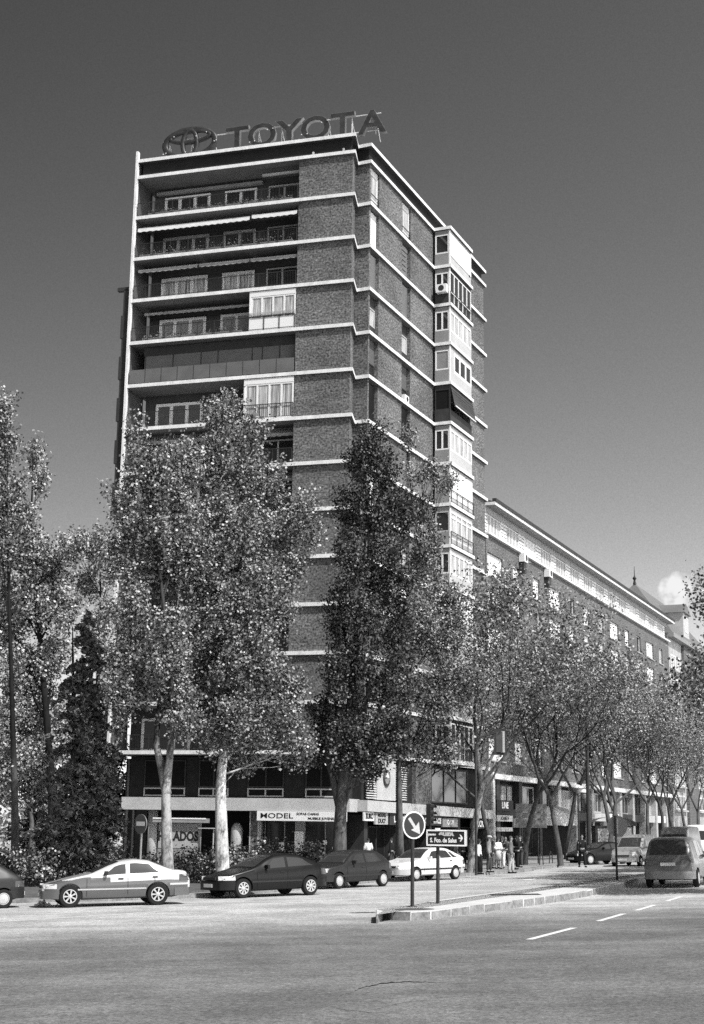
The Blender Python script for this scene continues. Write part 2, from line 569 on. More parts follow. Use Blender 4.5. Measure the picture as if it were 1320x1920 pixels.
# traffic island
tip = gp(706, 1716)
near = [(706, 1720.5), (718, 1724), (735, 1725.6), (770, 1726.2), (808, 1724), (880, 1714), (960, 1703), (1040, 1692), (1100, 1681), (1160, 1668), (1200, 1655)]
farp = [(1150, 1650), (1090, 1656), (1000, 1665), (900, 1677), (820, 1688), (760, 1698), (722, 1706), (706, 1715)]
inear = [xy(*p) for p in near]; ifar = []
for p in farp:
    q = gp(p[0], p[1], 0.20); ifar.append((q.x, q.y))
e0 = Vector(inear[-1]); e1 = Vector(ifar[0])
ext = [tuple(e0 + u * t) for t in (8, 60, 150)]
ext2 = [tuple(e1 + u * t) for t in (150, 60, 8)]
island_poly = inear + ext + ext2 + ifar
raised('traffic_island', island_poly, 0.20, M_ISLAND)
tr = kerb_stones('island_kerb', ifar[3:] + inear + ext[:2], 0.02, 0.193, 0.95, 0.035)

# worn crossing and lane paint
def stripe(name, a, b, w, dz=0.006):
    a, b = Vector(a[:2]), Vector(b[:2]); t = (b - a).normalized(); n = Vector((-t.y, t.x)) * w / 2
    return sheet(name, [tuple(a - n), tuple(b - n), tuple(b + n), tuple(a + n)], dz, M_PAINT)
for a, b in (((992, 1762), (1076, 1740)), ((1122, 1727.5), (1170, 1713.5)), ((1193, 1707.5), (1228, 1697)), ((1250, 1690), (1278, 1681))):
    stripe('lane_dash', gp(*a), gp(*b), 0.15)
ep = [gp(-40, 1731), gp(0, 1728.5), gp(110, 1722), gp(220, 1715), (gp(330, 1707))]
mb = MB()
for i in range(len(ep) - 1):
    a, b = ep[i], ep[i + 1]
    t = Vector((b.x - a.x, b.y - a.y)).normalized(); n = Vector((-t.y, t.x)) * 0.07
    mb.quad(*[(q.x, q.y, gz(q.x, q.y) + 0.005) for q in (Vector((a.x, a.y)) - n, Vector((b.x, b.y)) - n, Vector((b.x, b.y)) + n, Vector((a.x, a.y)) + n)])
tag(mb.build('edge_line', M_PAINT), kind='structure')
# zebra crossing over the far carriageway
c0 = Vector(xy(985, 1650)); c1 = Vector(xy(1185, 1644))
cd_ = (c1 - c0).normalized()
for i in range(7):
    a = c0 + cd_ * (i * (c1 - c0).length / 6.6)
    stripe('crossing_stripe', a, a + u * 3.4, 0.5)

# crack in the near asphalt and a worn dribble of dark sealant
M_CRACK = mat('open crack', 0.012, 0.9, 0.1)
def crack(px):
    mb = MB(); rnd = random.Random(5)
    for i in range(len(px) - 1):
        for j in range(5):
            pass
    pts = []
    for i in range(len(px) - 1):
        for j in range(6):
            f = j / 6; w = (px[i][2] * (1 - f) + px[i + 1][2] * f)
            p = gp(px[i][0] * (1 - f) + px[i + 1][0] * f + rnd.uniform(-1.5, 1.5), px[i][1] * (1 - f) + px[i + 1][1] * f + rnd.uniform(-0.9, 0.9))
            pts.append((p, w * rnd.uniform(0.5, 1.3)))
    up = [(p.x, p.y + w, gz(p.x, p.y + w) + 0.004) for p, w in pts]
    dn = [(p.x, p.y - w, gz(p.x, p.y - w) + 0.004) for p, w in pts]
    mb.grid([dn, up])
    return tag(mb.build('road_crack', M_CRACK), kind='structure')
crack([(662, 1860, 0.005), (676, 1853, 0.03), (700, 1847, 0.05), (735, 1842, 0.06), (775, 1841, 0.03), (820, 1843, 0.01), (900, 1846, 0.004)])
crack([(630, 1876, 0.004), (640, 1866, 0.012), (662, 1860, 0.005)])
crack([(625, 1888, 0.004), (650, 1895, 0.012), (690, 1898, 0.012), (715, 1900, 0.004)])
crack([(700, 1893, 0.003), (760, 1880, 0.006), (900, 1862, 0.003)])
# ================================================================ the tower block
PL, PA, PG, PF, PR = (-15.1146, 89.5237), (-0.0752, 85.1535), (0.12, 86.95), (0.9916, 86.5497), (10.7729, 108.6779)
PLB, PRB = (-9.5, 108.7), (-2.0, 114.4)
FR, ST = Frame(PL, PA), Frame(PF, PR)
def ztop(k): return 45.7366 - 3.0 * k
BS0, BS1, BD = 12.1, 16.9, 1.2            # the column of bay windows

def offset_poly(poly, d):
    """inward offset for a clockwise-seen list (positive d shrinks)"""
    n = len(poly); out = []
    area = sum(poly[i][0] * poly[(i + 1) % n][1] - poly[(i + 1) % n][0] * poly[i][1] for i in range(n))
    sg = 1 if area > 0 else -1
    for i in range(n):
        p0, p1, p2 = Vector(poly[i - 1]), Vector(poly[i]), Vector(poly[(i + 1) % n])
        a = (p1 - p0).normalized(); b = (p2 - p1).normalized()
        na = Vector((-a.y, a.x)) * sg; nb = Vector((-b.y, b.x)) * sg
        m = na + nb
        k = d / max(0.25, (1 + na.dot(nb)))
        out.append(tuple(p1 + m * k))
    return out

tower = thing('apartment_tower', 'tall brick apartment tower with white floor bands and a big lettered sign on top', 'apartment tower', (-4, 92, gz(-4, 92)))
def tb(mb, name, m, par=None, **k): return mb.build(name, m, par or tower, **k)

base_poly = [PL, PA, PG, PF, PR, PRB, PLB]
slab_poly = [PL, PA, PG, PF, ST.p2(BS0 - .1, 0), ST.p2(BS0 - .1, BD + .1), ST.p2(BS1 + .1, BD + .1), ST.p2(BS1 + .1, 0), PR, PRB, PLB]
W = offset_poly(base_poly, 0.2)
PIER = 11.72
wall_poly = [FR.p2(0.45, -2.2), FR.p2(PIER, -2.2), FR.p2(PIER, -0.2), W[1], W[2], W[3],
             ST.p2(0.42, -.2), ST.p2(0.42, -.55), ST.p2(1.9, -.55), ST.p2(1.9, -.2),
             ST.p2(6.1, -.2), ST.p2(6.1, -.55), ST.p2(7.7, -.55), ST.p2(7.7, -.2), W[4], W[5], W[6]]
tb(MB().prism(wall_poly, 6.5, 45.5), 'wall', M_BRICK)
for k in range(14):
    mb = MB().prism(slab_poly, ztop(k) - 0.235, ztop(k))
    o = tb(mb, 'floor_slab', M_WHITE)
    o.data.materials.append(M_SOFFIT_SHADE)
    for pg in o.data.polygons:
        if pg.normal.z < -.5: pg.material_index = 1  # underside shade put into the colour of downward faces
# sunk parapet, its recess shadow put into the colour, and the thin roof slab
tb(MB().prism(offset_poly(base_poly, 0.32), ztop(0), 46.72), 'parapet', mat('shadow-dark parapet', .022, .8, .2, noise=[1.5], amt=.25))
roof_poly = [PL, PA, PG, PF, PR, PRB, PLB]
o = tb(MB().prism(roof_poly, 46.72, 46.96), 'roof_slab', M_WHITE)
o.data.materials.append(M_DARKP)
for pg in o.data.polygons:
    if pg.normal.z < -.5: pg.material_index = 1  # underside darkened too: the gap's shadow put into its colour
mb = MB()
for s in (12.6, 14.7): FR.box(mb, s, s + .12, -.3, -.2, ztop(0), ztop(0) + .3)
tb(mb, 'roof_vent', M_LGREY)
# white fin wall closing the balconies on the left, and the dark pipework behind it
mb = MB(); FR.box(mb, -0.10, 0.06, -0.22, 0.06, 6.37, 47.55)
tb(mb, 'fin_wall', M_WHITE)
mb = MB(); FR.box(mb, -0.09, 0.05, -2.6, -0.222, 6.37, 46.7); tb(mb, 'side_wall', mat('shade-toned side plaster', .10, .9, .1, noise=[.9], amt=.3))  # inner face of the fin, slab shadow put into its colour
mb = MB(); FR.box(mb, -0.62, -0.22, -0.5, -0.2, 22.0, 37.6); FR.box(mb, -1.1, -0.22, -0.5, -0.2, 37.5, 37.75)
rnd = random.Random(11)
for z in np.arange(22.5, 37, 2.9): FR.box(mb, -0.72, -0.5, -0.55, -0.15, z, z + 1.6)
tb(mb, 'drainpipe', M_DARKP)

def frame_window(fr, s0, s1, d, z0, z1, n, parent, fw=0.07, frame=M_WHITEP, pane=M_GLASS, name='window', trans=None, deep=0.06, split=None):
    """framed window: n lights; returns the frame object with its panes as a sub-part"""
    mb = MB()
    fr.box(mb, s0, s1, d - deep, d, z0, z0 + fw); fr.box(mb, s0, s1, d - deep, d, z1 - fw, z1)
    for i in range(n + 1):
        c = s0 + (s1 - s0) * i / n
        a, b = (c, c + fw) if i == 0 else ((c - fw, c) if i == n else (c - fw * .6, c + fw * .6))
        fr.box(mb, a, b, d - deep - .002, d + .002, z0 + fw, z1 - fw)
    if trans: fr.box(mb, s0 + fw, s1 - fw, d - deep - .004, d - .004, trans - fw / 2, trans + fw / 2)
    f = mb.build(name, frame, parent)
    pb = MB(); fr.quad(pb, s0 + fw * .5, s1 - fw * .5, d - deep * .7, z0 + fw * .5, z1 - fw * .5)
    pb.build('pane', pane, f)
    return f

def railing(fr, s0, s1, d, z0, h, parent, posts=1.27, bars=0.11, solid=None, name='railing'):
    mb = MB()
    fr.box(mb, s0, s1, d - .025, d + .025, z0 + h - .04, z0 + h)
    fr.box(mb, s0, s1, d - .012, d + .012, z0 + .08, z0 + .11)
    n = max(1, int((s1 - s0) / posts + .5))
    for i in range(n + 1):
        c = s0 + (s1 - s0) * i / n
        fr.box(mb, c - .02, c + .02, d - .022, d + .022, z0, z0 + h - .04)
    if bars:
        m_ = int((s1 - s0) / bars)
        for i in range(1, m_):
            c = s0 + (s1 - s0) * i / m_
            fr.quad(mb, c - .009, c + .009, d, z0 + .11, z0 + h - .04)
    return mb.build(name, M_IRON, parent)

def awning(fr, s0, s1, dback, dfront, zb, zf, parent, m, val=.22, scal=True):
    """canvas sheet running out from the wall with a scalloped valance"""
    mb = MB()
    n = max(4, int((s1 - s0) / .22))
    a, b, c = [], [], []
    for i in range(n + 1):
        s = s0 + (s1 - s0) * i / n
        sag = -.03 * math.sin(math.pi * i / n)
        a.append(fr.p(s, dback, zb)); b.append(fr.p(s, dfront, zf + sag))
        c.append(fr.p(s, dfront + .015, zf + sag - val - (.05 if (scal and i % 2) else 0)))
    mb.grid([a, b]); mb.grid([b, c])
    o = mb.build('awning', m, parent)
    r = MB().cyl(fr.p(s0, dfront - .02, zf - .03), fr.p(s1, dfront - .02, zf - .03), .03, 6)
    r.build('bar', M_LGREY, o)
    return o

def foliage_boxes(fr, s0, s1, d, z0, rs, density, m, size=.07, zr=.22):
    rnd = random.Random(rs); P = []
    for i in range(int((s1 - s0) * density)):
        P.append(fr.p(rnd.uniform(s0, s1), d + rnd.gauss(0, .07), z0 + abs(rnd.gauss(0, zr))))
    return P

def leaf_quads(P, size, seed, up=0.35, aspect=1.0, bias=None):
    """random leaf-sized quads around the given points -> (verts, faces) arrays"""
    rg = np.random.default_rng(seed)
    P = np.asarray(P, float); n = len(P)
    nor = rg.normal(size=(n, 3)); nor /= np.linalg.norm(nor, axis=1)[:, None]
    if bias is not None: nor = nor + bias
    nor[:, 2] = np.abs(nor[:, 2]) * (1 - up) + up
    nor /= np.linalg.norm(nor, axis=1)[:, None]
    a = np.cross(nor, rg.normal(size=(n, 3))); a /= np.linalg.norm(a, axis=1)[:, None] + 1e-9
    b = np.cross(nor, a)
    sz = size * rg.uniform(.55, 1.25, n)[:, None]
    V = np.empty((n, 4, 3))
    V[:, 0] = P - a * sz * .5 * aspect; V[:, 1] = P - b * sz * .42; V[:, 2] = P + a * sz * .5 * aspect; V[:, 3] = P + b * sz * .42
    return V.reshape(-1, 3)

def leaf_mesh(name, V, m, parent=None, origin=None):
    me = bpy.data.meshes.new(name)
    V = np.asarray(V, float)
    if parent is not None:
        M = np.array(wmat(parent).inverted()); V = V @ M[:3, :3].T + M[:3, 3]
    elif origin is not None: V = V - np.array(origin)
    nv = len(V); nf = nv // 4
    me.vertices.add(nv); me.vertices.foreach_set('co', V.astype(np.float32).ravel())
    me.loops.add(nv); me.loops.foreach_set('vertex_index', np.arange(nv, dtype=np.int32))
    me.polygons.add(nf); me.polygons.foreach_set('loop_start', np.arange(0, nv, 4, dtype=np.int32))
    try: me.polygons.foreach_set('loop_total', np.full(nf, 4, dtype=np.int32))
    except Exception: pass
    me.update(calc_edges=True)
    me.materials.append(m)
    o = bpy.data.objects.new(name, me); C.objects.link(o)
    if parent is not None: o.parent = parent
    elif origin is not None: o.location = origin
    return o

def planter(fr, s0, s1, d, z0, seed, dens, label, size=.1, zr=.2):
    p = fr.p((s0 + s1) / 2, d, z0)
    t = thing('flower_trough', label, 'planter', p, group='flower troughs on the balconies')
    mb = MB(); fr.box(mb, s0, s1, d - .09, d + .09, z0 + .002, z0 + .2)
    mb.build('trough', M_GREY, t)
    leaf_mesh('flowers', leaf_quads(foliage_boxes(fr, s0, s1, d, z0 + .22, seed, dens, None, zr=zr), size, seed), M_LEAFP, t)['kind'] = 'stuff'

# ---------------- balconies, floor by floor
mb = MB(); FR.box(mb, .46, PIER - .002, -2.21, -2.18, 6.5, 45.46); tb(mb, 'balcony_shade_sheet', mat('shade-toned balcony sheet', .06, .9, .1, noise=[.7], amt=.2))  # dark sheet: the balcony recess shadow as wall colour
OD = -0.06
for k in range(13):
    zf = ztop(k + 1); zc = ztop(k) - 0.27
    full = (k == 4)
    s_end = {3: 8.5, 5: 8.3}.get(k, PIER - .05)
    if not full:
        pane1 = {2: M_CURTAIN, 3: M_GREY, 5: M_DBLIND}.get(k, M_GLASS)
        fcol = M_LGREY if k in (1,) else M_WHITEP
        frame_window(FR, 1.25, 4.65, -2.1, zf + .02, zf + 2.15, 3, tower, .19, fcol, pane1, 'balcony_window')
        if s_end > 8.4 or k == 5: frame_window(FR, 5.7, 8.05, -2.1, zf + .02, zf + 2.15, 2, tower, .17, fcol, M_CURTAIN if k == 2 else (M_GREY if k == 3 else M_GLASS), 'balcony_window')
        if s_end > 9: frame_window(FR, 8.9, 11.2, -2.1, zf + .02, zf + 2.15, 2, tower, .1, M_LGREY, M_GLASS, 'balcony_window')
        railing(FR, .16, s_end, OD, zf, 0.98 if k != 5 else 1.02, tower)
    if k == 3 or k == 5:
        # white glazed-in end of the balcony
        s0, s1 = s_end + .02, PIER - .02
        mb = MB()
        FR.box(mb, s0, s1, -.16, -.06, zc - .36, zc - .002)
        FR.box(mb, s0, s0 + .1, -2.15, -.06, zf, zc - .36)
        if k == 3: FR.box(mb, s0 + .1, s1, -.16, -.06, zf, zf + .78)
        tb(mb, 'glazed_balcony', M_WHITEP)
        w = frame_window(FR, s0 + .1, s1, -.08, zf + (.78 if k == 3 else 0), zc - .36, 4, tower, .1, M_WHITEP, M_CURTAIN, 'balcony_window')
        railing(FR, s0, s1, -.03, zf, .98, tower, bars=.14 if k == 5 else 0)
        if k == 3:
            mb = MB()
            for q in (1.06, 1.14, 1.22): FR.box(mb, s0, s1, -.045, -.02, zf + q, zf + q + .025)
            tb(mb, 'clothes_line', M_LGREY)
    if full:
        mb = MB(); FR.box(mb, .16, PIER - .03, -.1, -.04, zf + .06, zf + .98)
        tb(mb, 'balcony_panel', mat('smoked panel', .13, .5, .3, noise=[.9], amt=.2))
        mb = MB()
        for i in range(10):
            s = .16 + 1.15 * i; FR.box(mb, s - .015, s + .015, -.04, -.028, zf, zf + 1.0)
        tb(mb, 'panel_post', M_IRON)
        rn = random.Random(4)
        mb = MB(); FR.box(mb, .9, PIER - .02, -.75, -.65, zf + 2.1, zc - .02); tb(mb, 'blind_box', M_DARKP)
        cuts = [1.0, 3.0, 5.0, 6.2, 8.6, 9.3, 10.5, 11.65]
        for a, b, dz in zip(cuts[:-1], cuts[1:], (0, 0, 0, .95, .6, .9, .95)):
            mb = MB(); FR.box(mb, a + .03, b - .03, -.73, -.68, zf + .2 + dz, zf + 2.1); tb(mb, 'roller_blind', mat('grey outdoor blind', .15, .8, .2, noise=[2], amt=.12))
            mb = MB(); FR.box(mb, a - .03, a + .03, -.74, -.66, zf, zf + 2.1); tb(mb, 'blind_post', M_DARKP)
    if k == 0:
        mb = MB(); FR.box(mb, .7, 8.5, -2.1, -1.85, zf + 2.3, zf + 2.52); tb(mb, 'awning_box', M_GREY)
        mb = MB(); FR.box(mb, 8.9, 11.6, -.9, -.75, zf + 2.25, zf + 2.4); tb(mb, 'awning_box', M_LGREY)
    if k == 1:
        awning(FR, .25, 8.35, -1.2, OD - .02, zc - .05, zf + 2.12, tower, M_CANVAS, .24)
        awning(FR, 8.5, PIER - .05, -1.2, OD - .02, zc - .05, zf + 2.2, tower, M_CANVAS, .24)
    if k == 2:
        for a, b in ((.3, 4.6), (4.75, 8.3), (8.4, PIER - .06)): awning(FR, a, b, -1.5, -.35, zc - .05, zf + 2.22, tower, M_GCANVAS, .2)
    if k == 3: awning(FR, .6, 8.3, -1.9, -1.0, zc - .1, zf + 2.3, tower, M_GCANVAS, .15)
    if k in (6, 7, 9): awning(FR, .6, 11.5, -1.6, -.8, zc - .05, zf + 2.2, tower, M_GCANVAS, .18)
    if k == 1: planter(FR, .4, 11.4, -.24, zf, 21, 46, 'long trough of pale flowers behind the railing under the white awning, eleventh floor')
    if k == 0: planter(FR, .9, 11.3, -.24, zf, 22, 60, 'long sparse flower trough on the topmost balcony behind its railing', zr=.12)
    if k == 3: planter(FR, .9, 8.0, -.24, zf, 23, 60, 'trough of scattered small plants on the balcony beside the upper white glazed corner', zr=.15)

# ---------------- tall window strips on the street side
def strip_window(k, a, b, style):
    zf, zc = ztop(k + 1), ztop(k) - .27
    d = -.44
    if style == 'frame':
        frame_window(ST, a, b, d + .1, zf + .55, zc - .3, 1, tower, .13, M_WHITEP, M_CURTAIN, 'window')
        mb = MB(); ST.box(mb, a, b, d - .1, d + .1, zc - .3, zc - .005); tb(mb, 'shutter_box', M_WHITEP)
        mb = MB(); ST.box(mb, a, b, d - .1, d + .06, zf, zf + .54); tb(mb, 'window_panel', M_LGREY)
        railing(ST, a, b, d + .2, zf, .85, tower, bars=.16)
    elif style in ('blind', 'grey', 'dark', 'half'):
        m = {'blind': M_BLIND, 'grey': M_LGREY, 'dark': M_DARKP, 'half': M_LGREY}[style]
        w = frame_window(ST, a, b, d - .06, zf, zc - .005, 1, tower, .07, M_LGREY if style != 'dark' else M_DARKP, M_GLASS, 'window')
        mb = MB()
        n = 22; z0, z1 = zf + .05, zc - .05
        if style in ('blind',): ST.box(mb, a + .02, b - .02, d - .03, d + .03, z0 + .1, z1)
        else:
            for i in range(n):
                if style == 'half' and i % 3 == 0: continue
                z = z0 + (z1 - z0) * i / n
                mb.add([ST.p(a + .03, d - .02, z), ST.p(b - .03, d - .02, z), ST.p(b - .03, d + .05, z + .075), ST.p(a + .03, d + .05, z + .075)], [(0, 1, 2, 3)])
        mb.build('blind', m, w)
    elif style == 'mixed':
        mb = MB(); ST.box(mb, a, b, d - .1, d - .02, zc - .75, zc - .005); tb(mb, 'shutter', M_DARKP)
        frame_window(ST, a, b, d, zf + .75, zc - .75, 1, tower, .08, M_LGREY, M_CURTAIN, 'window')
        mb = MB(); ST.box(mb, a, b, d - .1, d - .01, zf, zf + .74); tb(mb, 'window_panel', M_DARKP)
    elif style == 'shade':
        mb = MB(); ST.box(mb, a, b, d - .1, d - .02, zf + 1.15, zc - .005); tb(mb, 'shutter', mat('grey slat shutter', .10, .7, .3, noise=[2], amt=.15, stretch=(.2, .2, 8)))
        frame_window(ST, a, b, d - .02, zf, zf + 1.14, 1, tower, .06, M_DARKP, M_GLASS, 'window')
S1 = ['frame', 'blind', 'grey', 'mixed', 'shade', 'dark', 'shade', 'blind', 'dark', 'mixed', 'grey', 'shade', 'frame']
S2 = ['frame', 'half', 'grey', 'mixed', 'shade', 'dark', 'grey', 'dark', 'mixed', 'blind', 'shade', 'dark', 'grey']
for k in range(13):
    strip_window(k, .45, 1.87, S1[k]); strip_window(k, 6.13, 7.67, S2[k])

def ac_unit(fr, s, d, z, w=.8, h=.6, dp=.32, parent=None, m=M_WHITEP, side=False):
    mb = MB(); fr.box(mb, s, s + w, d, d + dp, z, z + h)
    o = mb.build('air_conditioner', m, parent or tower)
    g = MB()
    c = fr.p(s + w * .58, d + dp + .005, z + h / 2) if not side else fr.p(s - .006, d + dp / 2, z + h / 2)
    e = fr.p(s + w * .58, d + dp + .012, z + h / 2) if not side else fr.p(s - .014, d + dp / 2, z + h / 2)
    g.cyl(c, e, h * .36, 16); g.build('fan_grille', M_IRON, o)
    return o
ac_unit(ST, 6.5, -.42, ztop(5) + .05, .8, .5)

# ---------------- the column of bay windows
BK = ['B', 'G', 'W', 'X', 'D', 'W', 'R', 'Y', 'W', 'B', 'Y', 'W', 'G']
for k in range(13):
    zf, zc = ztop(k + 1) + .002, ztop(k) - .272
    t = BK[k]
    s0, s1, d = BS0, BS1, BD - .02
    # side cheek on the left: parapet, white post, window
    side = Frame(ST.p2(s0, 0), ST.p2(s0, d))            # runs outwards, its outer face looks back down the street
    side.n = -ST.d
    lowm = {'D': M_DARK, 'G': M_DARK}.get(t, M_LGREY)
    mb = MB(); side.box(mb, 0, d, -.08, 0, zf, zf + .92)
    tb(mb, 'bay_parapet', {'D': M_DARKP, 'G': M_DARKP}.get(t, M_GREY))
    frame_window(side, .02, d - .08, -.015, zf + .925, zc - .3, 2 if t in 'WG' else 1, tower, .1 if t != 'D' else .05, M_DARKP if t == 'D' else (M_LGREY if t in 'RY' else M_WHITEP), {'D': M_DARK, 'R': M_GREY, 'X': M_GREY}.get(t, M_GLASS), 'bay_window')
    mb = MB(); side.box(mb, .02, d, -.08, -.005, zc - .3, zc); tb(mb, 'bay_header', M_DARKP if t == 'D' else M_GREY)
    # the front towards the shopping street
    a, b = s0 + .02, s1
    if t in 'WXBRY':
        mb = MB(); ST.box(mb, a + .08, b, d - .1, d - .02, zf, zf + (.9 if t in 'WXB' else .45))
        tb(mb, 'bay_parapet', M_LGREY)
    if t == 'W': frame_window(ST, a + .08, b, d - .02, zf + .9, zc - .3, 5, tower, .11, M_WHITEP, M_CURTAIN, 'bay_window')
    if t == 'X': frame_window(ST, a + .9, b, d - .02, zf + .9, zc - .3, 3, tower, .2, M_WHITEP, M_GLASS, 'bay_window'); mb = MB(); ST.box(mb, a + .08, a + .9, d - .1, d - .03, zf + .9, zc - .3); tb(mb, 'bay_panel', M_LGREY)
    if t == 'Y': 
        frame_window(ST, a + .08, b, d - .02, zf + .45, zc - .3, 4, tower, .12, M_WHITEP, M_CURTAIN, 'bay_window', trans=zf + 2.0)
        railing(ST, a, b, d + .06, zf, .95, tower, bars=.15)
    if t == 'G':
        frame_window(ST, a + .08, b, d - .02, zf, zc - .2, 5, tower, .09, M_WHITEP, M_GLASS, 'bay_window', trans=zf + .95)
        railing(ST, a, b, d + .06, zf, .95, tower, bars=.25)
    if t in 'BR':
        mb = MB(); ST.box(mb, a + .1, b - .03, d - .06, d + .02, zf + (.75 if t == 'B' else .45), zc - .25); tb(mb, 'bay_blind', M_BLIND)
        if t == 'R': railing(ST, a, b, d + .08, zf, .95, tower, bars=.6)
        else:
            for i in range(9):
                mb = MB(); ST.box(mb, a + .3 + i * .5, a + .45 + i * .5, d + .005, d + .025, zf + .62, zf + .8)
            tb(mb, 'blind_edge', M_IRON)
    if t == 'D':
        mb = MB(); ST.box(mb, a, b, d - .1, d - .02, zf, zf + .92); tb(mb, 'bay_parapet', M_DARKP)
        mb = MB(); mb.quad(ST.p(a, d + .05, zc - .1), ST.p(b, d + .05, zc - .1), ST.p(b, d + .35, zf + 1.15), ST.p(a, d + .35, zf + 1.15))
        for i in range(5): 
            f = i / 5; ST.box(mb, a, b, d + .06 + .3 * f, d + .08 + .3 * f, zc - .12 - f * 1.15, zc - .1 - f * 1.15)
        tb(mb, 'bay_awning', mat('dark striped canvas', .07, .8, .2, noise=[3], amt=.4, stretch=(.3, .3, 6)))
        mb = MB(); ST.box(mb, a + .1, b - .2, d + .36, d + .4, zf + 1.1, zf + 1.18); tb(mb, 'awning_bar', M_WHITEP)
    mb = MB(); ST.box(mb, a + .08, b, d - .1, d - .03, zc - .3, zc); tb(mb, 'bay_header', M_DARKP if t in 'DG' else M_LGREY)
    # bay corner post and far cheek
    mb = MB(); ST.box(mb, s0 - .004, s0 + .1, d - .09, d + .004, zf, zc); tb(mb, 'bay_post', M_IRON if t == 'D' else M_WHITEP)
    mb = MB(); ST.box(mb, s1 - .09, s1 + .004, -.2, d - .1, zf, zc); tb(mb, 'bay_cheek', M_LGREY)
ac_unit(ST, BS0 - .45, .25, ztop(2) + .75, .42, .62, .8, side=True)
ac_unit(ST, BS1 + .1, .3, ztop(3) + 2.5, .3, .7, .6)
ac_unit(ST, BS1 + .1, .5, ztop(5) + .5, .25, .8, .4)

# ---------------- ground floor and mezzanine
M_BAND = mat('pale stone band', .50, .8, .2, noise=[.8, 7], amt=.16)
mz = [FR.p2(.9, -1.5), FR.p2(15.3, -1.5), ST.p2(.2, -.9), ST.p2(.2, -.3), ST.p2(24.1, -.3), PRB, PLB]
tb(MB().prism(mz, 3.7, 6.42), 'mezzanine_wall', mat('shade-darkened brick facing', .03, .9, .1, noise=[2], amt=.3))  # shade under the deep overhang put into the facing colour
gr = [FR.p2(1.6, -3.2), FR.p2(15.0, -3.2), ST.p2(1.0, -1.6), ST.p2(24.1, -1.6), PRB, PLB]
tb(MB().prism(gr, lambda x, y: gz(x, y) + .1, 3.25), 'shop_wall', M_DARK)
mb = MB(); FR.box(mb, 1.2, 15.9, -3.0, .25, 3.13, 3.88)
mb.hexa([ST.p(-.25, .3, 3.18), ST.p(24.3, .3, 2.9), ST.p(24.3, -1.5, 2.9), ST.p(-.25, -1.5, 3.18), ST.p(-.25, .3, 3.84), ST.p(24.3, .3, 3.55), ST.p(24.3, -1.5, 3.55), ST.p(-.25, -1.5, 3.84)])
tb(mb, 'canopy', M_BAND)
for a, b in ((1.9, 4.7), (5.6, 7.6), (8.85, 11.2), (12.6, 14.6)):
    w_ = frame_window(FR, a, b, -1.42, 4.55, 6.2, 2, tower, .07, M_DARKP, M_DARK, 'mezzanine_window')
    frame_window(FR, a, b, -1.40, 3.98, 4.5, 2, w_, .08, M_LGREY, M_DARK, 'lower_light')
mb = MB(); FR.box(mb, -.1, 1.5, -4.5, -3.0, gz(-14, 90), 6.36); tb(mb, 'porch_wall', M_DARKP)
mb = MB(); FR.box(mb, .1, .24, -2.95, -2.8, gz(-14, 90), 6.36); FR.box(mb, .55, .66, -2.95, -2.85, gz(-14, 90), 6.36); tb(mb, 'downpipe', M_GREY)
# brick pier, round column, white display column, plate glass
mb = MB(); FR.box(mb, 9.62, 10.05, -1.2, -.1, gz(-5, 87), 3.12); tb(mb, 'brick_pier', M_BRICK)
mb = MB(); FR.box(mb, 9.54, 9.61, -.6, -.08, gz(-5, 87), 3.12); FR.box(mb, 10.06, 10.12, -.6, -.08, gz(-5, 87), 3.12); tb(mb, 'pier_trim', M_LGREY)
c = FR.p(8.55, -.6, 0); mb = MB().lathe([(.36, gz(-6, 88)), (.36, 1.9), (.33, 2.15), (.2, 2.35), (.05, 2.42)], (c[0], c[1], 0), 18); tb(mb, 'ventilation_column', M_LGREY, smooth=True)
c = FR.p(2.9, -.8, 0); mb = MB().lathe([(.3, gz(-12, 88)), (.3, 3.1)], (c[0], c[1], 0), 14); tb(mb, 'round_column', M_LGREY, smooth=True)
mb = MB(); FR.box(mb, 12.2, 12.75, -1.2, -.8, gz(-3, 87), 2.62); tb(mb, 'display_column', mat('grey column', .3, .8, .2))
mb = MB(); FR.box(mb, 12.2, 12.75, -.79, -.74, gz(-3, 87), 1.95); tb(mb, 'poster', mat('white poster', .9, .6, .2))
frame_window(FR, 10.15, 15.3, -1.1, gz(-2, 86) + .3, 2.6, 4, tower, .05, M_GREY, M_GLASS, 'shop_window')
for s, z, w, h in ((13.9, 1.2, .25, .25), (14.5, .95, .3, .12), (14.95, 1.0, .3, .22), (11.1, .8, .35, .5)): 
    mb = MB(); FR.box(mb, s, s + w, -1.05, -1.02, z, z + h); tb(mb, 'price_card', M_WHITEP)
mb = MB(); FR.box(mb, 10.15, 15.75, .22, .34, 2.56, 3.12)
sg = tb(mb, 'shop_sign', mat('lit white sign', .86, .5, .3))
text_obj('sign_lettering', 'MODEL', .42, M_BLACK, sg, sign_matrix(FR.p(11.4, .35, 2.84), tuple(FR.d) + (0,), tuple(FR.n) + (0,)), .004, .003, 1.5)
text_obj('sign_lettering', 'SOFAS CAMAS', .19, M_BLACK, sg, sign_matrix(FR.p(13.35, .35, 2.97), tuple(FR.d) + (0,), tuple(FR.n) + (0,)), .003, .004, 1.15)
text_obj('sign_lettering', 'MUEBLE JUVENIL', .19, M_BLACK, sg, sign_matrix(FR.p(14.2, .35, 2.71), tuple(FR.d) + (0,), tuple(FR.n) + (0,)), .003, .004, 1.2)
